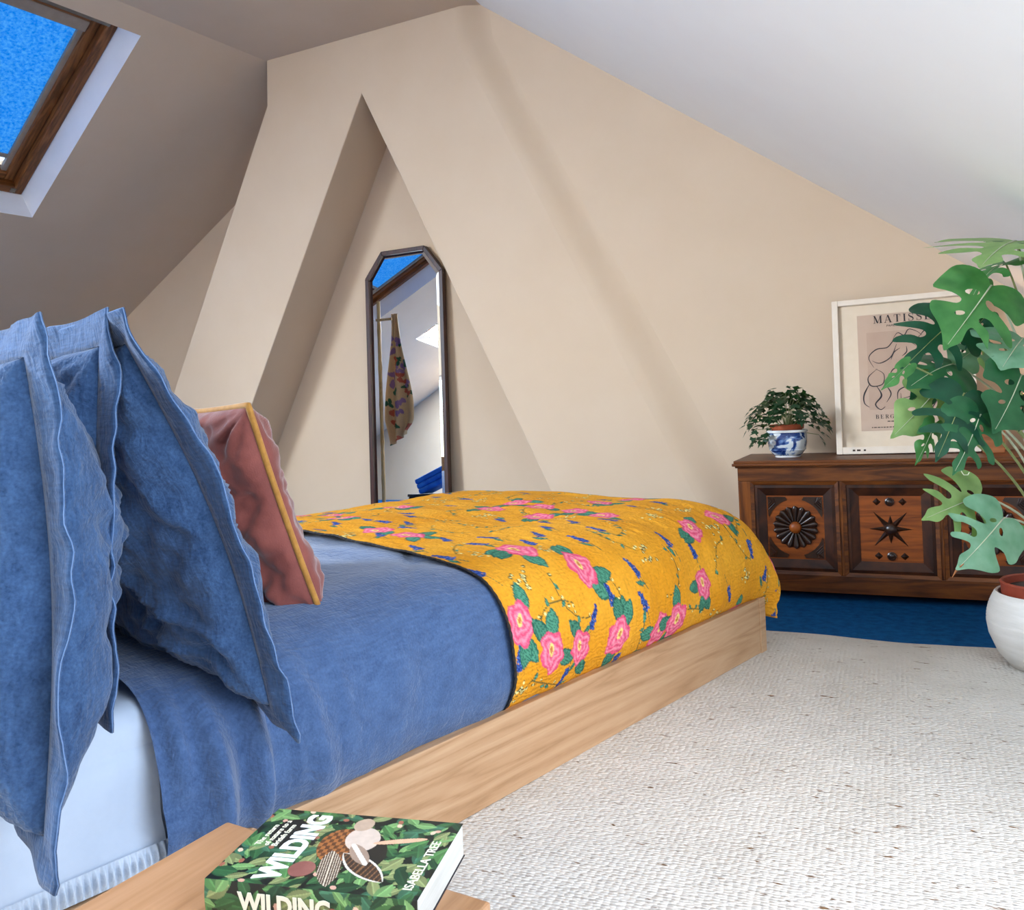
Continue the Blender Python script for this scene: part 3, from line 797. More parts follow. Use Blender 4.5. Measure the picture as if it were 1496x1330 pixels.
# ------------------------------------------------------------------ pillows
def pillow(name, label, near_bot, near_top, l0, width, T, seed, group, flange=.045, droop=0, bow=0, twist=0, mat='linen', n=90):
    """upright pillow: near edge from (s,z) to (s,z) at l0, running across the bed"""
    sB, zB = near_bot; sT, zT = near_top
    up = np.array([sT-sB, zT-zB]); Hh = np.linalg.norm(up); up /= Hh
    nr = np.array([-up[1], up[0]])          # towards the foot (smaller s)
    if nr[0] > 0: nr = -nr
    def place(u, v, t):
        # u in [0,1] across, v in [0,1] up, t offset along the normal
        l = l0+u*width
        s = sB+up[0]*v*Hh+nr[0]*t; z = zB+up[1]*v*Hh+nr[1]*t
        s = s-bow*np.sin(np.clip(v, 0, 1)*math.pi)*(1-.5*u)+twist*u
        z = z-droop*sst(-l, -.1, .12)*(1-np.clip(v, 0, 1))**1.2+droop*0
        return lb(s, l, z)
    g = np.linspace(-1, 1, n); U, V_ = np.meshgrid(g, g, indexing='ij')
    prof = np.sqrt(np.clip((1-np.abs(U)**3.2)*(1-np.abs(V_)**3.2), 0, 1))
    pinchu = U*(1-.035*(1-V_**2)); pinchv = V_*(1-.03*(1-U**2))
    out = []
    d = np.sqrt((1-np.abs(U))**2+(1-np.abs(V_))**2)
    for sgn in (1, -1):
        wr = .5*vn(U*4+V_*2.5, V_*3-U*1.5, seed+sgn)+.32*vn(U*9+V_*6, V_*3-U*4, seed+2+sgn)+.16*vn(U*16, V_*16, seed+4)
        if flange:
            dg = U*.75+V_*.65; dn = U*.65-V_*.75
            rdg = 1-np.abs(vn(dn*4.5+.7*vn(U*2, V_*2, seed+9), dg*1.3, seed+7+sgn))*2
            wr = wr+.55*np.clip(rdg, 0, 1)**2+.05*vn(dn*18, dg*6, seed+6)
        ang = np.arctan2(1-np.abs(V_), 1-np.abs(U))
        rad = np.sin(ang*14+seed)*np.exp(-d*2.2)*.35
        t = sgn*(T/2*prof*(1+.0*wr)+.024*(wr+rad)*np.clip(prof*1.6, 0, 1))
        out.append(place((pinchu+1)/2, (pinchv+1)/2, t))
    me1 = grid_mesh(name, out[0]); me2 = grid_mesh(name+'_b', out[1][::-1])
    bm = bmesh.new(); bm.from_mesh(me1); bm.from_mesh(me2); bpy.data.meshes.remove(me2)
    bmesh.ops.remove_doubles(bm, verts=bm.verts[:], dist=.0004)
    bmesh.ops.recalc_face_normals(bm, faces=bm.faces[:])
    bm.to_mesh(me1); bm.free()
    o = link(name, smooth(me1), M[mat], None, BM); tag(o, label, 'pillow' if flange else 'cushion', group)
    k = np.linspace(-1, 1, 60, endpoint=False)
    ring = [(x, -1) for x in k]+[(1, y) for y in k]+[(-x, 1) for x in k]+[(-1, -y) for y in k]
    ring = np.array(ring); x, y = ring[:, 0], ring[:, 1]
    bx = x*(1-.035*(1-y**2)); by = y*(1-.03*(1-x**2))
    if flange:
        rows = []
        fu, fv = flange/width*2, flange/Hh*2
        q = np.arange(len(ring))
        for j in range(5):
            w = j/4
            ex = 1+w*(fu if True else 0)
            X = bx*(1+fu*w*np.where(np.abs(x) > .999, 1, np.abs(x)**6)); Y = by*(1+fv*w*np.where(np.abs(y) > .999, 1, np.abs(y)**6))
            X = np.where(np.abs(x) > .999, np.sign(x)*(np.abs(bx)+fu*w), bx*(1+fu*w)); Y = np.where(np.abs(y) > .999, np.sign(y)*(np.abs(by)+fv*w), by*(1+fv*w))
            off = w*(.010*vn(q*.10, q*0+seed, seed)+.005*vn(q*.35, q*0, seed+5))
            rows.append(place((X+1)/2, (Y+1)/2, off))
        V = np.stack(rows, 0)
        f = link('flange', grid_mesh('flange', V, closed_j=True), M[mat], o)
        sd = f.modifiers.new('thickness', 'SOLIDIFY'); sd.thickness = .004; sd.offset = 0
        h = MB().loop_tube([Vector(p) for p in rows[-1]], .0008, 5)
        link('hem_stitching', smooth(h.mesh('hem_stitching')), M['linen_hem'], f)
    else:
        p = place((bx+1)/2, (by+1)/2, 0*bx)
        h = MB().loop_tube([Vector(q) for q in p], .0062, 10)
        link('piping', smooth(h.mesh('piping')), M['piping'], o)
    return o
PG = 'blue linen pillows'
pillow('pillow', 'large blue linen pillow standing closest to the headboard, corner hanging over the mattress', (2.072, .43), (2.07, .885), -.14, .62, .25, 3, PG, droop=.085, bow=.022)
pillow('pillow', 'upright blue linen pillow in shade, between the headboard pillow and the leaning one', (1.965, .46), (1.945, .91), -.03, .60, .11, 8, PG)
pillow('pillow', 'blue linen pillow leaning back beside the pink velvet cushion', (1.745, .425), (1.93, .91), -.075, .60, .16, 14, PG, droop=.05, bow=.03)
pillow('cushion', 'square dusty pink velvet cushion with mustard piping on the blue duvet', (1.50, .425), (1.635, .83), .14, .45, .15, 25, None, flange=0, mat='velvet')

# ------------------------------------------------------------------ bedside table and book
TM = Matrix.Translation((-.335, .909, 0)) @ Matrix.Rotation(R(-30), 4, 'Z')
tb = empty('bedside_table', TM, 'pale oak bedside table under the paperback book', 'table')
TZ = .36
MB().box(0, .342, -.42, 0, TZ-.03, TZ).build('table_top', M['oak_table'], tb, bevel=.003)
for x in (.01, .297):
    for y in (-.405, -.045): MB().box(x, x+.035, y, y+.035, .012, TZ-.03).build('leg', M['oak_table'], tb, bevel=.002)
MB().box(.01, .332, -.41, -.01, .12, .14).build('shelf', M['oak_table'], tb, bevel=.002)

def text_mesh(s, size, shear=0, ext=.0003, align='LEFT', space=1.0, bold=0):
    cu = bpy.data.curves.new('text', 'FONT'); cu.body = s; cu.size = size; cu.extrude = ext; cu.shear = shear; cu.align_x = align; cu.space_character = space; cu.offset = bold
    cu.resolution_u = 3
    o = bpy.data.objects.new('text', cu); C.objects.link(o)
    dg = bpy.context.evaluated_depsgraph_get()
    me = bpy.data.meshes.new_from_object(o.evaluated_get(dg))
    bpy.data.objects.remove(o); bpy.data.curves.remove(cu)
    me.materials.clear()
    return me
def make_book():
    HB, WB, TH = .203, .13, .032           # along the spine, across, thickness
    ang = math.atan2(.127, .028)
    # local frame: x from spine to fore edge, y towards the head of the book, z up; origin at spine/tail corner
    B = Matrix.Translation((-.098, .690, TZ)) @ Matrix.Rotation(ang-R(1.5), 4, 'Z')
    bk = empty('book', B, 'paperback book with green foliage cover and white title lettering', 'book')
    pg = MB().box(.003, WB-.001, .001, HB-.001, .0012, TH-.0012).build('pages', M['page'], bk)
    rng = random.Random(9)
    def cover(nm, nx, ny, fx, seedk, bird):
        X, Y = np.meshgrid(np.linspace(0, 1, nx), np.linspace(0, 1, ny), indexing='ij')
        V = fx(X, Y)
        me = grid_mesh(nm, V, sm=False)
        wx, wy = X*WB if bird else X*TH, Y*HB
        c = np.zeros(X.shape+(3,)); c[:] = srgb(20, 26, 20)
        for k in range(330 if bird else 110):
            cx, cy = rng.uniform(0, wx.max()), rng.uniform(0, HB); an = rng.uniform(0, 6.28); l = rng.uniform(.006, .015); w = l*rng.uniform(.3, .6)
            e, x, y = ell(wx, wy, cx, cy, l, w, an)
            m = (np.abs(y) < (1-x*x)) & (np.abs(x) < 1)
            g = np.array(rng.choice([srgb(46, 84, 48), srgb(70, 112, 62), srgb(28, 58, 36), srgb(104, 140, 84), srgb(54, 96, 70), srgb(120, 128, 82)]))
            c[m] = np.where((np.abs(y) < .12)[..., None], g*1.5, g*(.8+.3*(y > 0))[..., None])[m]
        for k in range(26 if bird else 6):
            cx, cy = rng.uniform(0, wx.max()), rng.uniform(0, HB)
            e, x, y = ell(wx, wy, cx, cy, .0035, .0025, rng.uniform(0, 3)); c[e < 1] = rng.choice([srgb(196, 150, 130), srgb(210, 176, 150), srgb(150, 90, 70)])
        if bird:
            # dark field for the small lettering, then a brown speckled bird among the leaves
            e, x, y = ell(wx, wy, .088, .168, .024, .018, .2); c[e < 1] = srgb(20, 24, 22)
            e, x, y = ell(wx, wy, .07, .085, .04, .026, .6); c[e < 1] = srgb(32, 30, 24)
            e, x, y = ell(wx, wy, .072, .106, .030, .021, .25)
            body = e < 1
            sc = ((np.floor(x*5)+np.floor(y*5+x)) % 2 == 0)
            c[body] = np.where(sc[..., None], srgb(150, 92, 48), srgb(92, 56, 32))[body]
            e, x, y = ell(wx, wy, .086, .088, .022, .017, .4); c[e < 1] = srgb(196, 176, 160)
            e, x, y = ell(wx, wy, .112, .098, .012, .010, 0); c[e < 1] = srgb(176, 150, 128)
            def feather(cx, cy, l, w, an, f):
                e, x, y = ell(wx, wy, cx, cy, l, w, an); m = (np.abs(y) < (1-x*x)**.8) & (np.abs(x) < 1); c[m] = f(x, y)[m]
            feather(.034, .098, .030, .011, .35, lambda x, y: np.where((np.abs(y*5+x) % 1 < .35)[..., None], srgb(196, 182, 160), srgb(74, 52, 38)))
            feather(.040, .068, .034, .012, .95, lambda x, y: np.where((np.abs(y) > .8*(1-x*x))[..., None], srgb(200, 190, 176), np.where((np.abs(x*6+y) % 1 < .25)[..., None], srgb(120, 84, 56), srgb(58, 42, 32))))
            feather(.060, .080, .022, .008, .7, lambda x, y: np.where((np.abs(y) < .3)[..., None], srgb(210, 198, 184), srgb(150, 126, 108)))
            e, x, y = ell(wx, wy, .088, .05, .004, .026, .3); c[e < 1] = srgb(206, 160, 128)
        vcol(me, c.reshape(-1, 3))
        return link(nm, me, M['paper_print'], bk)
    bulge = lambda Y: 0
    front = cover('front_cover', 190, 290, lambda X, Y: np.stack([X*WB, Y*HB, TH+.0025*np.sin(np.clip(X*3, 0, 1)*math.pi)*0+X*0], -1), 1, True)
    spine = cover('spine', 46, 290, lambda X, Y: np.stack([-.0018*np.sin(X*math.pi), Y*HB, X*TH], -1), 2, False)
    MB().box(0, WB, 0, HB, 0, .001).build('back_cover', M['ink'], bk)
    def txt(s, size, loc, rot, mat, parent, sx=1, **k):
        me = text_mesh(s, size, **k)
        return link('lettering', me, mat, parent, Matrix.Translation(loc) @ rot @ Matrix.Diagonal((sx, 1, 1, 1)))
    up = Matrix.Identity(4)
    # cover text runs from the spine to the fore edge, heads of the letters towards the head of the book
    txt('WILDING', .0335, (.008, .137, TH+.0004), up, M['white_ink'], front, sx=.80, bold=.0012)
    for i, s in enumerate(('The return', 'of nature to a', 'British farm')):
        txt(s, .0085, (.060, .184-i*.0088, TH+.0004), up, M['cream_ink'], front)
    txt('ISABELLA TREE', .0125, (.012, .010, TH+.0004), up, M['cream_ink'], front, sx=.98)
    for i, s in enumerate(('With an', 'introduction', 'by Eric', 'Schlosser')[:0]): pass
    st = MB().lathe([(.0125, 0), (.0125, .0004)], 28); st.build('round_sticker', M['rose_gold'], front, M=Matrix.Translation((.028, .122, TH+.0002)))
    # spine: reads from head to tail
    rs = Matrix(((0, 0, -1, 0), (-1, 0, 0, 0), (0, 1, 0, 0), (0, 0, 0, 1)))
    txt('WILDING', .0225, (-.0024, HB-.035, .0085), rs, M['cream_ink'], spine, sx=.92, bold=.0009)
    txt('ISABELLA TREE', .010, (-.0024, HB-.137, .0115), rs, M['cream_ink'], spine)
make_book()

# ------------------------------------------------------------------ mirror leaning in the recess
def make_mirror():
    # local: x along the wall, z up the frame, y into the wall
    H_, Wd, cut, cutr = 1.80, .545, .155, .12
    lean = R(2.2)
    Mm = GM @ Matrix.Translation((-2.905, 4.155, .0)) @ Matrix.Rotation(-lean, 4, 'X') @ Matrix.Rotation(R(-.2), 4, 'Y')
    e = empty('mirror', Mm, 'tall wood framed mirror with clipped top corners leaning in the chimney recess', 'mirror')
    def outl(i): return [(i, .02+i), (Wd-i, .02+i), (Wd-i, H_-cut-i*.4), (Wd-cutr-i*.4, H_-i), (cutr+i*.4, H_-i), (i, H_-cut-i*.4)]
    O, I, G = outl(0), outl(.026), outl(.048)
    names = ['frame_rail', 'frame_stile', 'frame_corner', 'frame_rail', 'frame_corner', 'frame_stile']
    for k in range(6):
        j = (k+1) % 6
        mb = MB(); q = [O[k], O[j], I[j], I[k]]
        mb.prism(q, -.022, .012)
        mb.build(names[k], M['frame_dark'], e, bevel=.003)
    gl = MB(); gl.poly([(x, -.011, z) for x, z in G]); g = gl.build('glass', M['mirror'], e)
    bv = MB()
    for k in range(6):
        j = (k+1) % 6
        bv.poly([(I[k][0], -.004, I[k][1]), (I[j][0], -.004, I[j][1]), (G[j][0], -.011, G[j][1]), (G[k][0], -.011, G[k][1])])
    bv.build('bevelled_edge', M['mirror'], g)
    MB().prism(O, .012, .016).build('back_board', M['chip'], e)
make_mirror()

# ------------------------------------------------------------------ carved chest
CH = empty('carved_chest', GM @ Matrix.Translation((-.035, 3.427, 0)), 'dark carved oak chest with rosette and star panels below the picture', 'chest')
def make_chest():
    x0, x1, z0, z1, dp = -.56, .56, .03, .525, .42
    F = .0
    body = MB().box(x0+.03, x1-.03, .03, dp, z0+.04, z1-.01).build('carcass', M['chest_mould'], CH)
    MB().box(x0, x0+.022, .02, dp, z0, z1).build('side_panel', M['chest'], CH, bevel=.002)
    MB().box(x1-.022, x1, .02, dp, z0, z1).build('side_panel', M['chest'], CH, bevel=.002)
    cs = (-.345, 0, .345); hw = .166; zb, zt = .098, .468
    MB().box(x0, x1, 0, .03, zt, z1).build('top_rail', M['chest'], CH, bevel=.002)
    MB().box(x0, x1, 0, .03, z0, zb).build('bottom_rail', M['chest'], CH, bevel=.002)
    for a, b in ((x0, cs[0]-hw), (cs[0]+hw, cs[1]-hw), (cs[1]+hw, cs[2]-hw), (cs[2]+hw, x1)):
        MB().box(a, b, .001, .03, zb, zt).build('stile', M['chest_v'], CH, bevel=.002)
    # lid with a thumb moulded edge
    lid = MB()
    pr = [(-.018, .548), (.0, .548)]
    lid.box(x0-.012, x1+.012, -.016, dp+.005, .541, .553)
    lid.box(x0-.018, x1+.018, -.024, dp+.005, .531, .542)
    lid.box(x0-.008, x1+.008, -.010, dp+.005, .523, .532)
    lid.build('lid', M['chest'], CH, bevel=.003)
    for x in (x0, x1-.07):
        for y in (.004, dp-.074):
            MB().box(x+.004, x+.066, y, y+.07, 0, z0+.002).build('foot', M['chest_v'], CH, bevel=.003)
    def frame_ring(parent, nm, c, o, i, y0o, y0i, mat):
        mb = MB()
        A = [(c-o[0], o[1]), (c+o[0], o[1]), (c+o[0], o[2]), (c-o[0], o[2])]; B = [(c-i[0], i[1]), (c+i[0], i[1]), (c+i[0], i[2]), (c-i[0], i[2])]
        for k in range(4):
            j = (k+1) % 4
            m2 = MB()
            m2.poly([(A[k][0], y0o, A[k][1]), (A[j][0], y0o, A[j][1]), (B[j][0], y0i, B[j][1]), (B[k][0], y0i, B[k][1])])
            m2.poly([(A[k][0], .03, A[k][1]), (A[j][0], .03, A[j][1]), (B[j][0], .03, B[j][1]), (B[k][0], .03, B[k][1])])
            m2.poly([(B[k][0], y0i, B[k][1]), (B[j][0], y0i, B[j][1]), (B[j][0], .03, B[j][1]), (B[k][0], .03, B[k][1])])
            m2.poly([(A[k][0], y0o, A[k][1]), (A[j][0], y0o, A[j][1]), (A[j][0], .03, A[j][1]), (A[k][0], .03, A[k][1])])
            m2.build(nm, mat, parent)
    petal = None; ray = {}
    for pi, c in enumerate(cs):
        p = MB().box(c-.11, c+.11, .016, .031, zb+.05, zt-.048).build('panel', M['chest_field'], CH)
        frame_ring(p, 'moulding', c, (hw, zb, zt), (hw-.014, zb+.014, zt-.014), -.006, -.001, M['chest'])
        frame_ring(p, 'moulding', c, (hw-.014, zb+.014, zt-.014), (hw-.026, zb+.026, zt-.026), .003, .001, M['chest_mould'])
        frame_ring(p, 'moulding', c, (hw-.026, zb+.026, zt-.026), (hw-.058, zb+.058, zt-.058), .004, .014, M['chest_mould'])
        zc = (zb+zt)/2
        if pi != 1:
            rr = .086
            if petal is None:
                nl, nw = 10, 8; V = np.zeros((nl, nw, 3))
                for i in range(nl):
                    t = i/(nl-1); r_ = .022+t*(rr-.022); half = r_*math.tan(math.pi/18)*1.02
                    if t > .82: half *= math.sqrt(max(0, 1-((t-.82)/.18)**2))*.98+.02
                    for j in range(nw):
                        w = j/(nw-1)*2-1
                        V[i, j] = (w*half, .016-.011*math.sqrt(max(0, 1-w*w))*(.55+.45*t)*(1 if t < .9 else .8), r_)
                petal = grid_mesh('petal', V)
                petal.materials.append(M['carving'])
            for k in range(18):
                link('petal', petal, None, p, Matrix.Translation((c, 0, zc)) @ Matrix.Rotation(2*math.pi*k/18, 4, 'Y'))
            bs = MB(); prof = [(.024*math.cos(t), .016*math.sin(t)) for t in np.linspace(0, math.pi/2*.96, 8)]
            bs.lathe(prof, 18)
            bs.build('boss', M['chest_field'], p, sm=60, M=Matrix.Translation((c, .008, zc)) @ Matrix.Rotation(R(90), 4, 'X'))
            # carved spandrels in the corners round the wheel
            for sx in (-1, 1):
                for sz in (-1, 1):
                    pts = [(c+sx*.103, zc+sz*.122)]
                    pts.append((c+sx*.035, zc+sz*.122))
                    for t in np.linspace(.3, 1, 6)[:0]: pass
                    for k in range(7):
                        an = math.atan2(.110, .03)+(math.atan2(.04, .103)-math.atan2(.110, .03))*k/6
                        pts.append((c+sx*.113*math.cos(an)*.94, zc+sz*.113*math.sin(an)))
                    pts.append((c+sx*.103, zc+sz*.05))
                    s_ = MB().prism(pts, .0125, .018).build('spandrel', M['carving'], p)
                    for k in range(3):
                        q = MB(); q.tube([(c+sx*(.100-k*.010), .0125, zc+sz*.118), (c+sx*(.086-k*.006), .0105, zc+sz*(.105-k*.004)), (c+sx*.099, .0125, zc+sz*(.092-k*.010))], .0026, 6)
                        q.build('carved_vein', M['chest_mould'], p)
        else:
            angs = [(0, .052), (42, .088), (90, .076), (138, .088), (180, .056), (222, .088), (270, .076), (318, .088)]
            for an, ln in angs:
                w = .0105
                q = MB(); q.v += [(-w, .016, .018), (0, .004, .016), (w, .016, .018), (0, .0135, ln)]
                q.f += [(0, 1, 3), (1, 2, 3), (0, 3, 2), (0, 2, 1)]
                q.build('star_ray', M['carving'], p, M=Matrix.Translation((c, 0, zc)) @ Matrix.Rotation(R(an), 4, 'Y'))
            q = MB().lathe([(.024*math.cos(t), .018*math.sin(t)) for t in np.linspace(0, math.pi/2*.96, 8)], 18)
            q.build('boss', M['carving'], p, sm=60, M=Matrix.Translation((c, .012, zc)) @ Matrix.Rotation(R(90), 4, 'X'))
            for sz in (-1, 1):
                for sx in (-1, 0, 1):
                    z_ = zc+sz*.104; x_ = c+sx*.045
                    if sx:
                        q = MB(); k = .0145
                        q.v += [(x_-k, .0155, z_), (x_, .0155, z_-k), (x_+k, .0155, z_), (x_, .0155, z_+k), (x_, .005, z_)]
                        q.f += [(0, 1, 4), (1, 2, 4), (2, 3, 4), (3, 0, 4), (3, 2, 1, 0)]
                        q.build('diamond', M['carving'], p)
                    else:
                        q = MB().lathe([(.0165, 0), (.0165, .005), (.012, .007), (.010, .003), (.004, .006)], 16)
                        q.build('roundel', M['carving'], p, sm=30, M=Matrix.Translation((x_, .016, z_)) @ Matrix.Rotation(R(90), 4, 'X'))
make_chest()
LZ = .553

# ------------------------------------------------------------------ framed print on the chest
def stroke(mb, pts, widths, y):
    """flat brush stroke along (x,z) points"""
    P, _ = resample(np.array(pts, float), max(6, len(pts)*7))
    m = len(P); wd = np.interp(np.linspace(0, 1, m), np.linspace(0, 1, len(widths)), widths)
    T = np.gradient(P, axis=0); T /= np.linalg.norm(T, axis=1)[:, None]+1e-9
    Nn = np.stack([-T[:, 1], T[:, 0]], -1)
    a = P+Nn*wd[:, None]/2; b = P-Nn*wd[:, None]/2
    for i in range(m-1):
        mb.poly([(a[i][0], y, a[i][1]), (b[i][0], y, b[i][1]), (b[i+1][0], y, b[i+1][1]), (a[i+1][0], y, a[i+1][1])])
def serif_letter(mb, ch, x, z, h, y):
    """one high-contrast serif capital; returns its advance"""
    k = lambda a, b: (x+a*h, z+b*h)
    tk, tn, sf = .17*h, .05*h, .045
    def bar(p, q, w):
        (x0, z0), (x1, z1) = k(*p), k(*q); d = math.hypot(x1-x0, z1-z0); nx_, nz_ = -(z1-z0)/d*w/2, (x1-x0)/d*w/2
        mb.poly([(x0+nx_, y, z0+nz_), (x0-nx_, y, z0-nz_), (x1-nx_, y, z1-nz_), (x1+nx_, y, z1+nz_)])
    def ser(cx, b, w=.32): bar((cx-w/2, b), (cx+w/2, b), tn)
    def curve(pts, ws): stroke(mb, [k(*p) for p in pts], [w*h for w in ws], y)
    if ch == 'I': bar((.18, 0), (.18, 1), tk); ser(.18, .025); ser(.18, .975); return .36
    if ch == 'T':
        bar((.42, 0), (.42, 1), tk); ser(.42, .025, .34); bar((.06, .975), (.78, .975), tn); bar((.07, .98), (.07, .72), tn); bar((.77, .98), (.77, .72), tn); return .84
    if ch == 'M':
        bar((.14, 0), (.14, 1), tn); bar((.16, 1), (.52, .02), tk*.95); bar((.52, .02), (.86, 1), tn); bar((.88, 0), (.88, 1), tk); ser(.14, .025, .26); ser(.88, .025, .34); ser(.12, .975, .2); ser(.92, .975, .26); return 1.06
    if ch == 'A':
        bar((.1, 0), (.42, 1), tn); bar((.74, 0), (.42, 1), tk); bar((.22, .32), (.62, .32), tn); ser(.1, .025, .24); ser(.74, .025, .34); return .86
    if ch == 'E':
        bar((.2, 0), (.2, 1), tk); bar((.04, .975), (.68, .975), tn); bar((.04, .025), (.7, .025), tn); bar((.2, .5), (.52, .5), tn); bar((.67, 1), (.67, .74), tn); bar((.69, 0), (.69, .27), tn); bar((.52, .38), (.52, .62), tn); return .78
    if ch == 'S':
        curve([(.56, .74), (.54, .92), (.34, .98), (.14, .90), (.12, .72), (.30, .56), (.50, .43), (.58, .26), (.50, .08), (.30, .02), (.12, .10), (.09, .30)], [.05, .05, .05, .08, .13, .18, .18, .12, .07, .05, .05, .05])
        bar((.56, .70), (.56, 1), tn); bar((.09, 0), (.09, .32), tn); return .68
    if ch in 'BR':
        bar((.2, 0), (.2, 1), tk); ser(.16, .975, .26); ser(.18, .025, .3)
        curve([(.22, .975), (.46, .97), (.60, .86), (.58, .64), (.42, .53), (.22, .52)], [.05, .06, .14, .15, .06, .05])
        if ch == 'B': curve([(.22, .52), (.5, .5), (.66, .36), (.64, .14), (.46, .03), (.22, .025)], [.05, .06, .15, .16, .06, .05])
        else: bar((.42, .52), (.68, .02), tk*.95); ser(.72, .025, .2)
        return .78
    if ch == 'G':
        curve([(.66, .76), (.56, .95), (.40, .98), (.16, .84), (.10, .5), (.16, .16), (.40, .02), (.58, .08), (.66, .2)], [.05, .05, .05, .13, .18, .14, .05, .05, .05])
        bar((.67, .05), (.67, .42), tk*.8); ser(.66, .42, .26); bar((.68, .7), (.68, 1), tn); return .86
    if ch == 'U':
        curve([(.2, .98), (.2, .3), (.3, .06), (.46, .02), (.62, .1), (.68, .3), (.68, .98)], [.17, .17, .12, .05, .05, .05, .05]); ser(.2, .975, .3); ser(.68, .975, .22); return .86
    if ch == 'N':
        bar((.16, 0), (.16, 1), tn); bar((.16, .98), (.74, .02), tk); bar((.74, 0), (.74, 1), tn); ser(.16, .025, .24); ser(.74, .975, .24); ser(.12, .975, .2); return .9
    return .4
def serif_text(name, s, x, z, h, y, gap, mat, parent):
    mb = MB()
    for ch_ in s: x += serif_letter(mb, ch_, x, z, h, y)*h+gap
    mb.build(name, mat, parent); return x
def make_picture():
    Wd, Ht = .525, .668
    lean = math.atan2(.15, .66)
    Mp = GM @ Matrix.Translation((-.228, 3.675, LZ)) @ Matrix.Rotation(-lean, 4, 'X') @ Matrix.Rotation(R(-.3), 4, 'Y')
    e = empty('framed_print', Mp, 'white framed exhibition print leaning against the wall on the carved chest', 'picture')
    f = .024
    def member(x0, x1, z0, z1): return MB().box(x0, x1, -.016, .012, z0, z1).build('frame_member', M['white_paint'], e, bevel=.003)
    member(0, f, 0, Ht); member(Wd-f, Wd, 0, Ht); member(f, Wd-f, Ht-f, Ht); lo = member(f, Wd-f, 0, f+.006)
    MB().box(f-.001, Wd-f+.001, .002, .006, f, Ht-f).build('mat_board', M['mat_board'], e)
    MB().box(0.002, Wd-.002, .010, .014, 0.002, Ht-.002).build('back_board', M['mat_board'], e)
    px0, px1, pz0, pz1 = .098, .442, .098, .598
    pr = MB().box(px0, px1, .0005, .0025, pz0, pz1).build('print', M['print_beige'], e)
    MB().box(px0+.034, px1-.034, -.0001, .001, pz0+.088, pz1-.078).build('art_panel', M['print_panel'], pr)
    y = -.0006
    serif_text('title_lettering', 'MATISSE', px0+.063, pz1-.040, .033, y, .0075, M['ink'], pr)
    me = text_mesh('PAPIERS DECOUPES', .0125, shear=.2, ext=.0002, space=1.1)
    link('small_lettering', me, M['ink'], pr, Matrix.Translation((px0+.112, y, pz1-.058)) @ Matrix.Rotation(R(90), 4, 'X'))
    serif_text('gallery_lettering', 'BERGGRUEN', px0+.056, pz0+.050, .0165, y, .0055, M['ink'], pr)
    for i, (a, b, zz) in enumerate(((.10, .24, .036), (.04, .30, .012))):
        mb = MB(); x = a
        rng = random.Random(i)
        while x < b:
            w = rng.uniform(.004, .012); mb.box(px0+x, px0+x+w, y, y+.0004, pz0+zz, pz0+zz+.0035); x += w+.003
        mb.build('fine_print', M['chip'], pr)
    # plain stand-in for the drawing: loose looping brush lines on the beige panel
    ox, oz = px0+.034, pz0+.088; sc = .30
    def S(pts, w=(.25, 1, .8, .3), k=.0048):
        mb = MB(); stroke(mb, [(ox+a*sc, oz+b*sc) for a, b in pts], [k*q for q in w], y); mb.build('brush_line', M['ink'], pr)
    S([(.08, .60), (.02, .75), (.12, .86), (.26, .88), (.36, .98), (.50, .97), (.62, .88)])
    S([(.34, 1.0), (.40, 1.08), (.48, 1.04), (.54, 1.12), (.64, 1.08), (.70, 1.02)], k=.0042)
    S([(.06, .70), (.16, .66), (.30, .74), (.38, .92)])
    S([(.12, .58), (.00, .46), (.04, .34), (.18, .36), (.20, .50), (.10, .58)])
    S([(.02, .38), (-.06, .22), (-.06, .10), (.0, .04)], k=.006); S([(.10, .34), (.16, .20), (.08, .08), (.14, .0), (.2, .04)], k=.0065)
    S([(.22, .34), (.28, .22), (.22, .10)], k=.005)
    S([(.30, .70), (.34, .80), (.42, .86)]); S([(.44, .74), (.50, .80), (.50, .88)])
    S([(.26, .42), (.32, .56), (.46, .58), (.58, .50)])
    S([(.66, 1.02), (.70, .78), (.84, .62), (1.02, .44)]); S([(.66, 1.0), (.78, 1.12), (.98, 1.12)])
    S([(.40, .22), (.42, .04), (.56, -.12), (.74, -.04), (.88, .18), (1.02, .42)], k=.0055)
    S([(.40, .14), (.54, .18), (.72, .30), (.92, .46)]); S([(.36, .10), (.38, .26), (.56, .34), (.70, .40)])
    S([(.86, .30), (.98, .22), (1.04, .12)])
    mb = MB()
    for a, w in ((.062, .010), (.078, .014), (.104, .008)):
        mb.box(a, a+w, -.0166, -.0158, .012, .019)
    mb.build('paint_chips', M['chip'], lo)
    MB().box(f, Wd-f, -.0015, -.001, f, Ht-f).build('glazing', M['glass'], e)
make_picture()

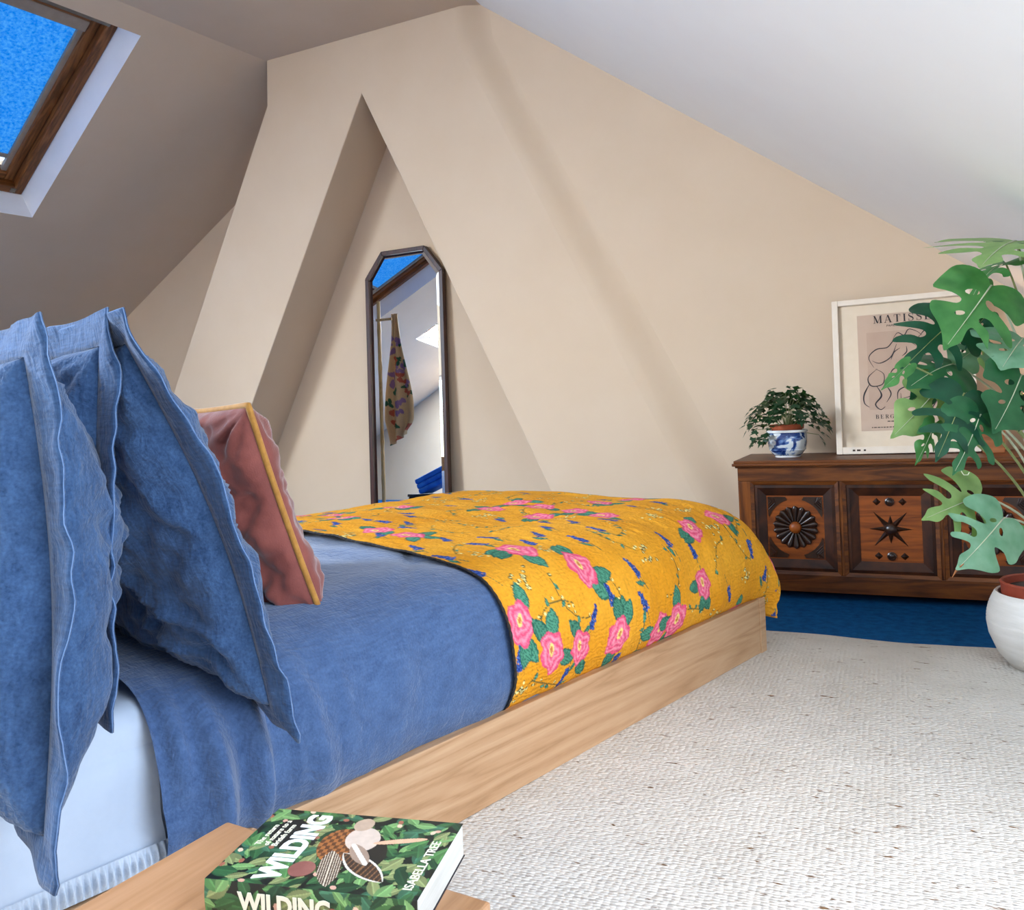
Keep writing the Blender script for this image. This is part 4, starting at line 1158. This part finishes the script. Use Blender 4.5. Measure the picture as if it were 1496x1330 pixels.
# ------------------------------------------------------------------ small potted plant on the chest
def small_leaf_mesh(seed):
    rng = random.Random(seed)
    out = [(0, 0), (.16, .12), (.34, .22), (.24, .34), (.40, .52), (.24, .58), (.26, .78), (.10, .80), (0, 1.05)]
    out = out+[(-x, y+rng.uniform(-.03, .03)) for x, y in reversed(out[1:-1])]
    mb = MB(); vs = [(x, y, -.25*x*x-.18*y*y+.12*abs(x)) for x, y in out]
    c = [(0, .3, -.03), (0, .6, -.08)]
    mb.v = vs+c; n = len(vs)
    for i in range(n):
        j = (i+1) % n; ym = (vs[i][1]+vs[j][1])/2
        mb.f.append((i, j, n if ym < .45 else n+1))
    mb.f += [(0, n, n+1)][:0]
    return mb.mesh('leaf')
def make_small_plant():
    base = GM @ Matrix.Translation((-.418, 3.63, LZ))
    pot = empty('ceramic_pot', base, 'blue and white glazed ceramic pot on the carved chest', 'pot')
    pot_b = MB().lathe([(.050, .006), (.058, .012), (.072, .032), (.0775, .06), (.0775, .098), (.0745, .104), (.0725, .104), (.0725, .03), (.05, .016)], 48, sup=3.2)
    pot_b.build('body', M['bluewhite'], pot, sm=50)
    MB().lathe([(.0725, .102), (.081, .104), (.082, .110), (.079, .114), (.073, .113), (.072, .104)], 48, sup=3.2).build('rim', M['glaze_white'], pot, sm=50)
    MB().lathe([(.050, 0), (.052, .004), (.050, .010), (.04, .010)], 32, sup=2.6).build('foot_ring', M['glaze_white'], pot, sm=50)
    pl = empty('potted_plant', base, 'bushy dark green leafy plant in a terracotta pot inside the blue and white pot', 'plant')
    MB().lathe([(.046, .018), (.062, .118), (.068, .118), (.070, .136), (.064, .137), (.060, .128), (.05, .127)], 32).build('terracotta_pot', M['terracotta'], pl, sm=40)
    MB().lathe([(.06, .122), (.058, .128), (.02, .131)], 24).build('soil', M['soil'], pl, sm=60)
    rng = random.Random(12)
    lm = [small_leaf_mesh(i) for i in range(3)]
    for m in lm: m.materials.append(M['leaf_small']); smooth(m)
    tips = []
    for k in range(150):
        th = rng.uniform(0, 2*math.pi); ph = rng.random()**.8
        r = .145*math.sin(ph*math.pi*.5)*rng.uniform(.78, 1.05); z = .145+.155*math.cos(ph*math.pi*.56)*rng.uniform(.75, 1.02)
        if ph > .93: z -= rng.uniform(0, .05)
        tips.append(Vector((r*math.cos(th), r*math.sin(th)*.85, z)))
    for k, t in enumerate(tips):
        out = Vector((t.x, t.y, .0)); out = out.normalized() if out.length > .01 else Vector((1, 0, 0))
        d = (out*rng.uniform(.7, 1.1)+Vector((rng.uniform(-.5, .5), rng.uniform(-.5, .5), rng.uniform(-.9, -.15)))).normalized()
        nrm = (Vector((0, 0, 1))+out*.5+Vector((rng.uniform(-.4, .4), rng.uniform(-.4, .4), 0))).normalized()
        x = d.cross(nrm).normalized(); z = x.cross(d)
        s = rng.uniform(.05, .074)
        Mx = Matrix(((x.x*s, d.x*s, z.x*s, t.x), (x.y*s, d.y*s, z.y*s, t.y), (x.z*s, d.z*s, z.z*s, t.z), (0, 0, 0, 1)))
        link('leaf', lm[k % 3], None, pl, Mx)
    for k in range(24):
        t = tips[k*6 % 150]
        mb = MB().tube([(t.x*.15, t.y*.15, .126), (t.x*.5, t.y*.5, .126+(t.z-.126)*.65), tuple(t)], [.0022, .0018, .001], 5)
        mb.build('stem', M['stem'], pl)
make_small_plant()

# ------------------------------------------------------------------ monstera in the white pot
MON = (1.475, 2.30)
def make_monstera():
    base = Matrix.Translation((MON[0], MON[1], .012))
    pot = empty('planter', base, 'round white ribbed clay planter standing on the rug edge', 'pot')
    pf = [(.085, 0), (.10, .004), (.128, .04), (.148, .09), (.153, .125)]
    for i in range(9):
        z = .13+i*.0085; r = .153-.0000-(i/9)**2*.022
        pf += [(r, z), (r-.0022, z+.004)]
    pf += [(.131, .207), (.127, .212), (.121, .210), (.119, .19), (.135, .12), (.10, .02)]
    MB().lathe(pf, 56).build('body', M['white_pot'], pot, sm=60)
    pl = empty('monstera_plant', base, 'large monstera plant with split leaves growing from a brown pot in the white planter', 'plant')
    MB().lathe([(.088, .03), (.104, .20), (.112, .202), (.1135, .232), (.116, .238), (.112, .243), (.106, .240), (.103, .222)], 48).build('nursery_pot', M['red_pot'], pl, sm=40)
    MB().lathe([(.104, .215), (.10, .222), (.03, .228)], 32).build('soil', M['soil'], pl, sm=60)
    half = [(0, 0), (.09, -.10), (.24, -.15), (.39, -.09), (.50, .06), (.54, .20), (.47, .29), (.32, .25), (.17, .26), (.14, .31), (.25, .36), (.43, .43), (.52, .53), (.46, .58),
            (.33, .51), (.18, .47), (.11, .51), (.13, .57), (.25, .62), (.35, .72), (.33, .79), (.21, .73), (.11, .69), (.07, .73), (.09, .82), (.10, .91), (.04, 1.0), (0, 1.08)]
    full_ = [(0, 0), (.10, -.10), (.26, -.14), (.42, -.06), (.52, .12), (.52, .30), (.45, .42), (.28, .40), (.17, .43), (.18, .49), (.30, .54), (.40, .62), (.36, .72), (.24, .84), (.10, .95), (0, 1.08)]
    def leaf_mesh(kind, seed, bend, fold, droop):
        rng = random.Random(seed)
        src = half if kind != 1 else full_
        hr = [(x*rng.uniform(.92, 1.08), y+rng.uniform(-.012, .012)) if 0 < i < len(src)-1 else (x, y) for i, (x, y) in enumerate(src)]
        s2 = src if rng.random() < .6 else (full_ if kind != 1 else half)
        hl = [(-x*rng.uniform(.92, 1.08), y+rng.uniform(-.012, .012)) for x, y in s2[1:-1]]
        loop = hr+hl[::-1]
        P = np.array(loop+[loop[0]]); 
        pts = []
        Pn = np.array(loop); n = len(Pn)
        for i in range(n):
            p0, p1, p2, p3 = Pn[i-1], Pn[i], Pn[(i+1) % n], Pn[(i+2) % n]
            for t in (0, .33, .66): pts.append(.5*((2*p1)+(-p0+p2)*t+(2*p0-5*p1+4*p2-p3)*t*t+(-p0+3*p1-3*p2+p3)*t**3))
        vs = [Vector((float(p[0]), float(p[1]))) for p in pts]; nv = len(vs)
        edges = [(i, (i+1) % nv) for i in range(nv)]
        holes = []
        if kind != 0 or True:
            for hx, hy, rx, ry, an in ((.085, .16, .030, .055, -.7), (-.09, .20, .03, .06, .7)) if kind != 1 else ((.12, .25, .045, .085, -.9), (-.12, .3, .045, .08, .9), (.1, .6, .03, .06, -.8)):
                k0 = len(vs)
                for j in range(10):
                    w = -2*math.pi*j/10
                    a, b = rx*math.cos(w), ry*math.sin(w)
                    vs.append(Vector((hx+a*math.cos(an)-b*math.sin(an), hy+a*math.sin(an)+b*math.cos(an))))
                edges += [(k0+j, k0+(j+1) % 10) for j in range(10)]; holes.append((hx, hy, max(rx, ry)))
        k0 = len(vs)
        for yy in np.arange(-.1, 1.05, .07):
            for xx in np.arange(-.49, .5, .07): vs.append(Vector((float(xx), float(yy))))
        for yy in np.arange(.02, 1.05, .05): vs.append(Vector((0.0, float(yy))))
        r = geometry.delaunay_2d_cdt(vs, edges, [], 2, 1e-6)
        V2, F2 = r[0], r[2]
        def ins(x, y):
            c = False; j = nv-1
            for i in range(nv):
                xi, yi = vs[i]; xj, yj = vs[j]
                if (yi > y) != (yj > y) and x < (xj-xi)*(y-yi)/(yj-yi)+xi: c = not c
                j = i
            return c
        def inhole(x, y):
            for hx, hy, rx, ry, an in hl2:
                X = (x-hx)*math.cos(an)+(y-hy)*math.sin(an); Y = -(x-hx)*math.sin(an)+(y-hy)*math.cos(an)
                if (X/rx)**2+(Y/ry)**2 < .97: return True
            return False
        hl2 = ((.085, .16, .030, .055, -.7), (-.09, .20, .03, .06, .7)) if kind != 1 else ((.12, .25, .045, .085, -.9), (-.12, .3, .045, .08, .9), (.1, .6, .03, .06, -.8))
        faces = []
        for f in F2:
            cx = sum(V2[i].x for i in f)/len(f); cy = sum(V2[i].y for i in f)/len(f)
            if ins(cx, cy) and not inhole(cx, cy): faces.append(tuple(f))
        ph = rng.uniform(0, 6)
        vv = [(p.x, p.y, fold*abs(p.x)-bend*p.x*p.x*1.6-droop*max(0, p.y-.1)**2+.012*math.sin(p.y*22+ph)*abs(p.x)*2) for p in V2]
        me = bpy.data.meshes.new('leaf'); me.from_pydata(vv, [], faces); me.update()
        bm = bmesh.new(); bm.from_mesh(me); bmesh.ops.delete(bm, geom=[v for v in bm.verts if not v.link_faces], context='VERTS')
        bmesh.ops.recalc_face_normals(bm, faces=bm.faces[:]); bm.to_mesh(me); bm.free()
        smooth(me)
        rib = MB().tube([(0, y, -droop*max(0, y-.1)**2+.004) for y in np.linspace(0, 1.0, 9)], [.010-.008*i/8 for i in range(9)], 5)
        return me, rib
    O = Vector((MON[0], MON[1], .012))
    # (base px, base depth), (tip px, tip depth), width factor, lean of the face, kind, material, bend, fold, droop
    Lf = [((1484, 352), 2.16, (1436, 366), 2.05, 1.9, (0.1, -.25, 1), 0, 'leaf_olive', .25, .1, .25),
          ((1486, 356), 2.16, (1530, 352), 2.22, 1.5, (0, -.4, 1), 0, 'leaf_mid', .3, .1, .3),
          ((1469, 384), 2.24, (1402, 412), 2.18, .8, (.15, .05, 1), 0, 'leaf_mid', .3, .2, .5),
          ((1448, 417), 2.12, (1393, 495), 2.02, 1.0, (-.1, -1, .35), 1, 'leaf_mid', .3, .1, .2),
          ((1397, 466), 2.20, (1328, 524), 2.10, .85, (-.1, -1, .55), 0, 'leaf_dark', .3, .1, .25),
          ((1440, 462), 2.24, (1404, 506), 2.20, .55, (-.8, -.7, .3), 1, 'leaf_dark', .3, .25, .2),
          ((1440, 498), 2.24, (1398, 530), 2.16, .9, (.1, -1, .4), 1, 'leaf_pale', .3, .1, .3),
          ((1432, 492), 2.30, (1450, 546), 2.28, .55, (.1, -1, .2), 1, 'leaf_olive', .3, .1, .2),
          ((1494, 494), 2.12, (1469, 526), 2.02, 1.35, (-.1, -.8, .8), 1, 'leaf_pale', .3, .1, .2),
          ((1392, 532), 2.16, (1340, 545), 2.06, 1.0, (-.1, -.75, .7), 1, 'leaf_dark2', .4, .0, .3),
          ((1328, 532), 2.08, (1291, 568), 2.05, .42, (.2, -1, .3), 1, 'leaf_mid', .2, .2, .1),
          ((1376, 562), 2.14, (1313, 634), 2.06, .70, (.1, -1, .25), 1, 'leaf_olive', .3, .1, .15),
          ((1378, 556), 2.20, (1330, 586), 2.16, .6, (-.1, -1, .3), 1, 'leaf_dark', .3, .1, .15),
          ((1408, 575), 2.06, (1374, 668), 1.98, .86, (-.15, -1, .15), 0, 'leaf_dark', .3, .1, .12),
          ((1366, 618), 2.10, (1342, 678), 2.06, .55, (.2, -1, .1), 1, 'leaf_mid', .3, .1, .1),
          ((1432, 606), 2.04, (1402, 690), 1.98, .95, (.15, -1, .2), 0, 'leaf_dark2', .3, .1, .15),
          ((1492, 548), 2.06, (1461, 628), 1.98, 1.0, (.2, -1, .2), 1, 'leaf_dark2', .3, .1, .12),
          ((1500, 560), 2.10, (1494, 628), 2.06, .7, (.3, -1, .2), 1, 'leaf_dark', .3, .1, .1),
          ((1434, 724), 2.16, (1360, 752), 2.06, .95, (.05, -.85, .45), 0, 'leaf_olive', .3, .12, .15),
          ((1466, 757), 2.08, (1408, 828), 1.99, .92, (.1, -1, .3), 0, 'leaf_pale', .3, .1, .12),
          ((1500, 778), 2.14, (1482, 800), 2.10, .8, (.1, -1, .3), 1, 'leaf_mid', .3, .1, .1),
          ((1500, 462), 2.26, (1478, 440), 2.20, .5, (.1, -.6, .8), 1, 'leaf_dark', .3, .1, .1)]
    for k, (b, yb, t, yt, wf, nm, kind, mt_, bend, fold, droop) in enumerate(Lf):
        P0 = at(*b, yb)-O; P1 = at(*t, yt)-O
        d = P1-P0; Ln = d.length/1.05; d.normalize()
        nv_ = Vector(nm).normalized(); x = d.cross(nv_).normalized(); z = x.cross(d).normalized()
        sx = Ln*wf*1.03
        me, rib = leaf_mesh(kind, k, bend, fold, droop)
        Mx = Matrix(((x.x*sx, d.x*Ln, z.x*Ln, P0.x), (x.y*sx, d.y*Ln, z.y*Ln, P0.y), (x.z*sx, d.z*Ln, z.z*Ln, P0.z), (0, 0, 0, 1)))
        me.transform(Mx); me.update()
        lf = link('leaf', me, M[mt_], pl)
        rm = rib.mesh('midrib'); rm.transform(Mx); smooth(rm)
        link('midrib', rm, M['stem_pale' if mt_ != 'leaf_dark' else 'stem'], lf)
        # petiole from the crown of the plant to the leaf base
        hgt = max(.26, P0.z-.12-(.18 if P0.z > .7 else .05))
        root = Vector((.03*math.sin(k*2.1)+.02, .03*math.cos(k*1.7), min(hgt, .62) if P0.z > .45 else .24))
        mid = (root+P0)/2+Vector((.03, 0, .05+.03*math.sin(k)))
        pts = [root.lerp(mid, s).lerp(mid.lerp(P0, s), s) for s in np.linspace(0, 1, 10)]
        pm = MB().tube(pts, [.0042-.0018*i/9 for i in range(10)], 7)
        pm.build('petiole', M['stem_pale' if P0.z < .5 or k % 3 == 0 else 'stem'], pl, sm=80)
    trunk = [(0.03, 0, .22), (.05, .01, .36), (.035, -.01, .50), (.05, 0, .66)]
    MB().tube(trunk, [.016, .015, .013, .009], 9).build('main_stem', M['stem'], pl, sm=80)
    curl = [at(1404, 688, 1.98)-O, at(1408, 694, 1.98)-O, at(1414, 694, 1.98)-O, at(1416, 690, 1.98)-O]
    MB().tube(curl, .0012, 5).build('dried_tip', M['stem_pale'], pl)
    dr = [at(1408, 824, 2.0)-O, at(1398, 832, 2.02)-O, at(1391, 844, 2.03)-O]
    MB().tube(dr, [.001, .003, .0006], 5).build('dried_tip', M['boxwood'], pl)
make_monstera()

# ------------------------------------------------------------------ lamp and box at the far end of the chest
def make_lamp():
    lp = empty('table_lamp', GM @ Matrix.Translation((.505, 3.60, LZ)), 'table lamp with round grey ceramic base behind the monstera', 'lamp')
    MB().lathe([(.035, 0), (.05, .01), (.074, .045), (.078, .075), (.066, .11), (.036, .138), (.016, .15), (.013, .17)], 40).build('base', M['ceramic'], lp, sm=60)
    MB().tube([(0, 0, .165), (0, 0, .24)], .006, 10).build('lamp_holder', M['metal'], lp)
    sh = MB(); n = 40
    for j in range(n):
        a, b = 2*math.pi*j/n, 2*math.pi*(j+1)/n
        sh.poly([(.072*math.cos(a), .072*math.sin(a), .20), (.072*math.cos(b), .072*math.sin(b), .20), (.05*math.cos(b), .05*math.sin(b), .36), (.05*math.cos(a), .05*math.sin(a), .36)])
    sh.build('shade', M['shade'], lp)
    MB().lathe([(.01, .235), (.024, .255), (.028, .275), (.02, .297), (.006, .305)], 16).build('bulb', M['bulb'], lp, sm=60)
    l = bpy.data.lights.new('bulb_offscreen', 'POINT'); l.energy = 16; l.color = (1, .55, .22); l.shadow_soft_size = .03
    lo = bpy.data.objects.new('bulb_offscreen', l); C.objects.link(lo); lo.parent = lp; lo.location = (0, 0, .275)
    bx = empty('wooden_box', GM @ Matrix.Translation((.30, 3.70, LZ)), 'small wooden box on the chest beside the lamp', 'box')
    MB().box(0, .075, -.05, .03, 0, .07).build('body', M['boxwood'], bx, bevel=.003)
    MB().box(-.003, .078, -.053, .033, .0701, .085).build('lid', M['boxwood'], bx, bevel=.003)
make_lamp()

# ------------------------------------------------------------------ what the mirror shows: bamboo ladder with robe, blue blanket on a trunk
def make_reflected():
    lad = empty('bamboo_pole', GM @ Matrix.Translation((-4.80, 1.2, 0)), 'bamboo clothes pole seen in the mirror, hung with the floral robe', 'pole')
    for x in (0, ):
        pts = [(x, 0+.10*t, 2.05*t+.0) for t in np.linspace(0, 1.08, 30)]
        rad = [.019+(.004 if i % 5 == 0 else 0) for i in range(30)]
        MB().tube(pts, rad, 10).build('pole', M['bamboo'], lad, sm=60)
    for z in (2.02, ):
        MB().tube([(-.03, z*.05, z), (.16, z*.05, z)], .014, 8).build('rung', M['bamboo'], lad, sm=60)
    n, m = 120, 160
    T, U = np.meshgrid(np.linspace(0, 1, m), np.linspace(0, 1, n), indexing='ij')
    wdt = .07+.27*sst(T, 0, .8)-.16*sst(T, .82, 1)
    X = .09+(U-.35)*wdt+.03*T
    Y = -.045+.03*np.sin(U*14+T*2)*(.4+.6*T)+.02*vn(U*5, T*6, 4)
    Z = 2.1-1.32*T+.12*sst(T, .85, 1)*(U-.5)
    me = grid_mesh('floral_robe', np.stack([X, Y, Z], -1))
    col = np.zeros(T.shape+(3,)); col[:] = srgb(214, 178, 130)
    rng = random.Random(3)
    for k in range(40):
        cx, cz = rng.uniform(-.02, .3), rng.uniform(.6, 2); kind = rng.choice('gpr')
        for q in range(4):
            e, x, y = ell(X, Z, cx+rng.uniform(-.03, .03), cz+rng.uniform(-.03, .03), .03, .016, rng.uniform(0, 3))
            col[e < 1] = {'g': srgb(54, 96, 66), 'p': srgb(150, 116, 150), 'r': srgb(190, 96, 70)}[kind]
    vcol(me, col.reshape(-1, 3))
    o = link('floral_robe', me, M['robe'], None, GM @ Matrix.Translation((-4.80, 1.2, 0)))
    sd = o.modifiers.new('thickness', 'SOLIDIFY'); sd.thickness = .008
    tag(o, 'cream robe with printed flowers hanging on the bamboo pole', 'robe')
    tr = empty('trunk', GM @ Matrix.Translation((-4.95, .30, 0)), 'low dark trunk under the blue blanket, seen in the mirror', 'trunk')
    MB().box(0, .62, -.2, .2, .03, .17).build('body', M['darkcloth'], tr, bevel=.01)
    MB().box(-.01, .63, -.21, .21, .17, .20).build('lid', M['darkcloth'], tr, bevel=.006)
    for x in (.03, .55):
        for y in (-.17, .13): MB().box(x, x+.04, y, y+.04, 0, .031).build('foot', M['darkcloth'], tr)
    bl = empty('blanket', GM @ Matrix.Translation((-4.80, .38, .198)) @ Matrix.Rotation(R(-24), 4, 'Y'), 'bright blue folded blanket on the trunk, seen in the mirror', 'blanket')
    for k in range(3):
        MB().box(0, .42, -.14, .14, .0+k*.058, .057+k*.058).build('fold', M['bluecloth'], bl, bevel=.024, seg=4, sm=60)
make_reflected()
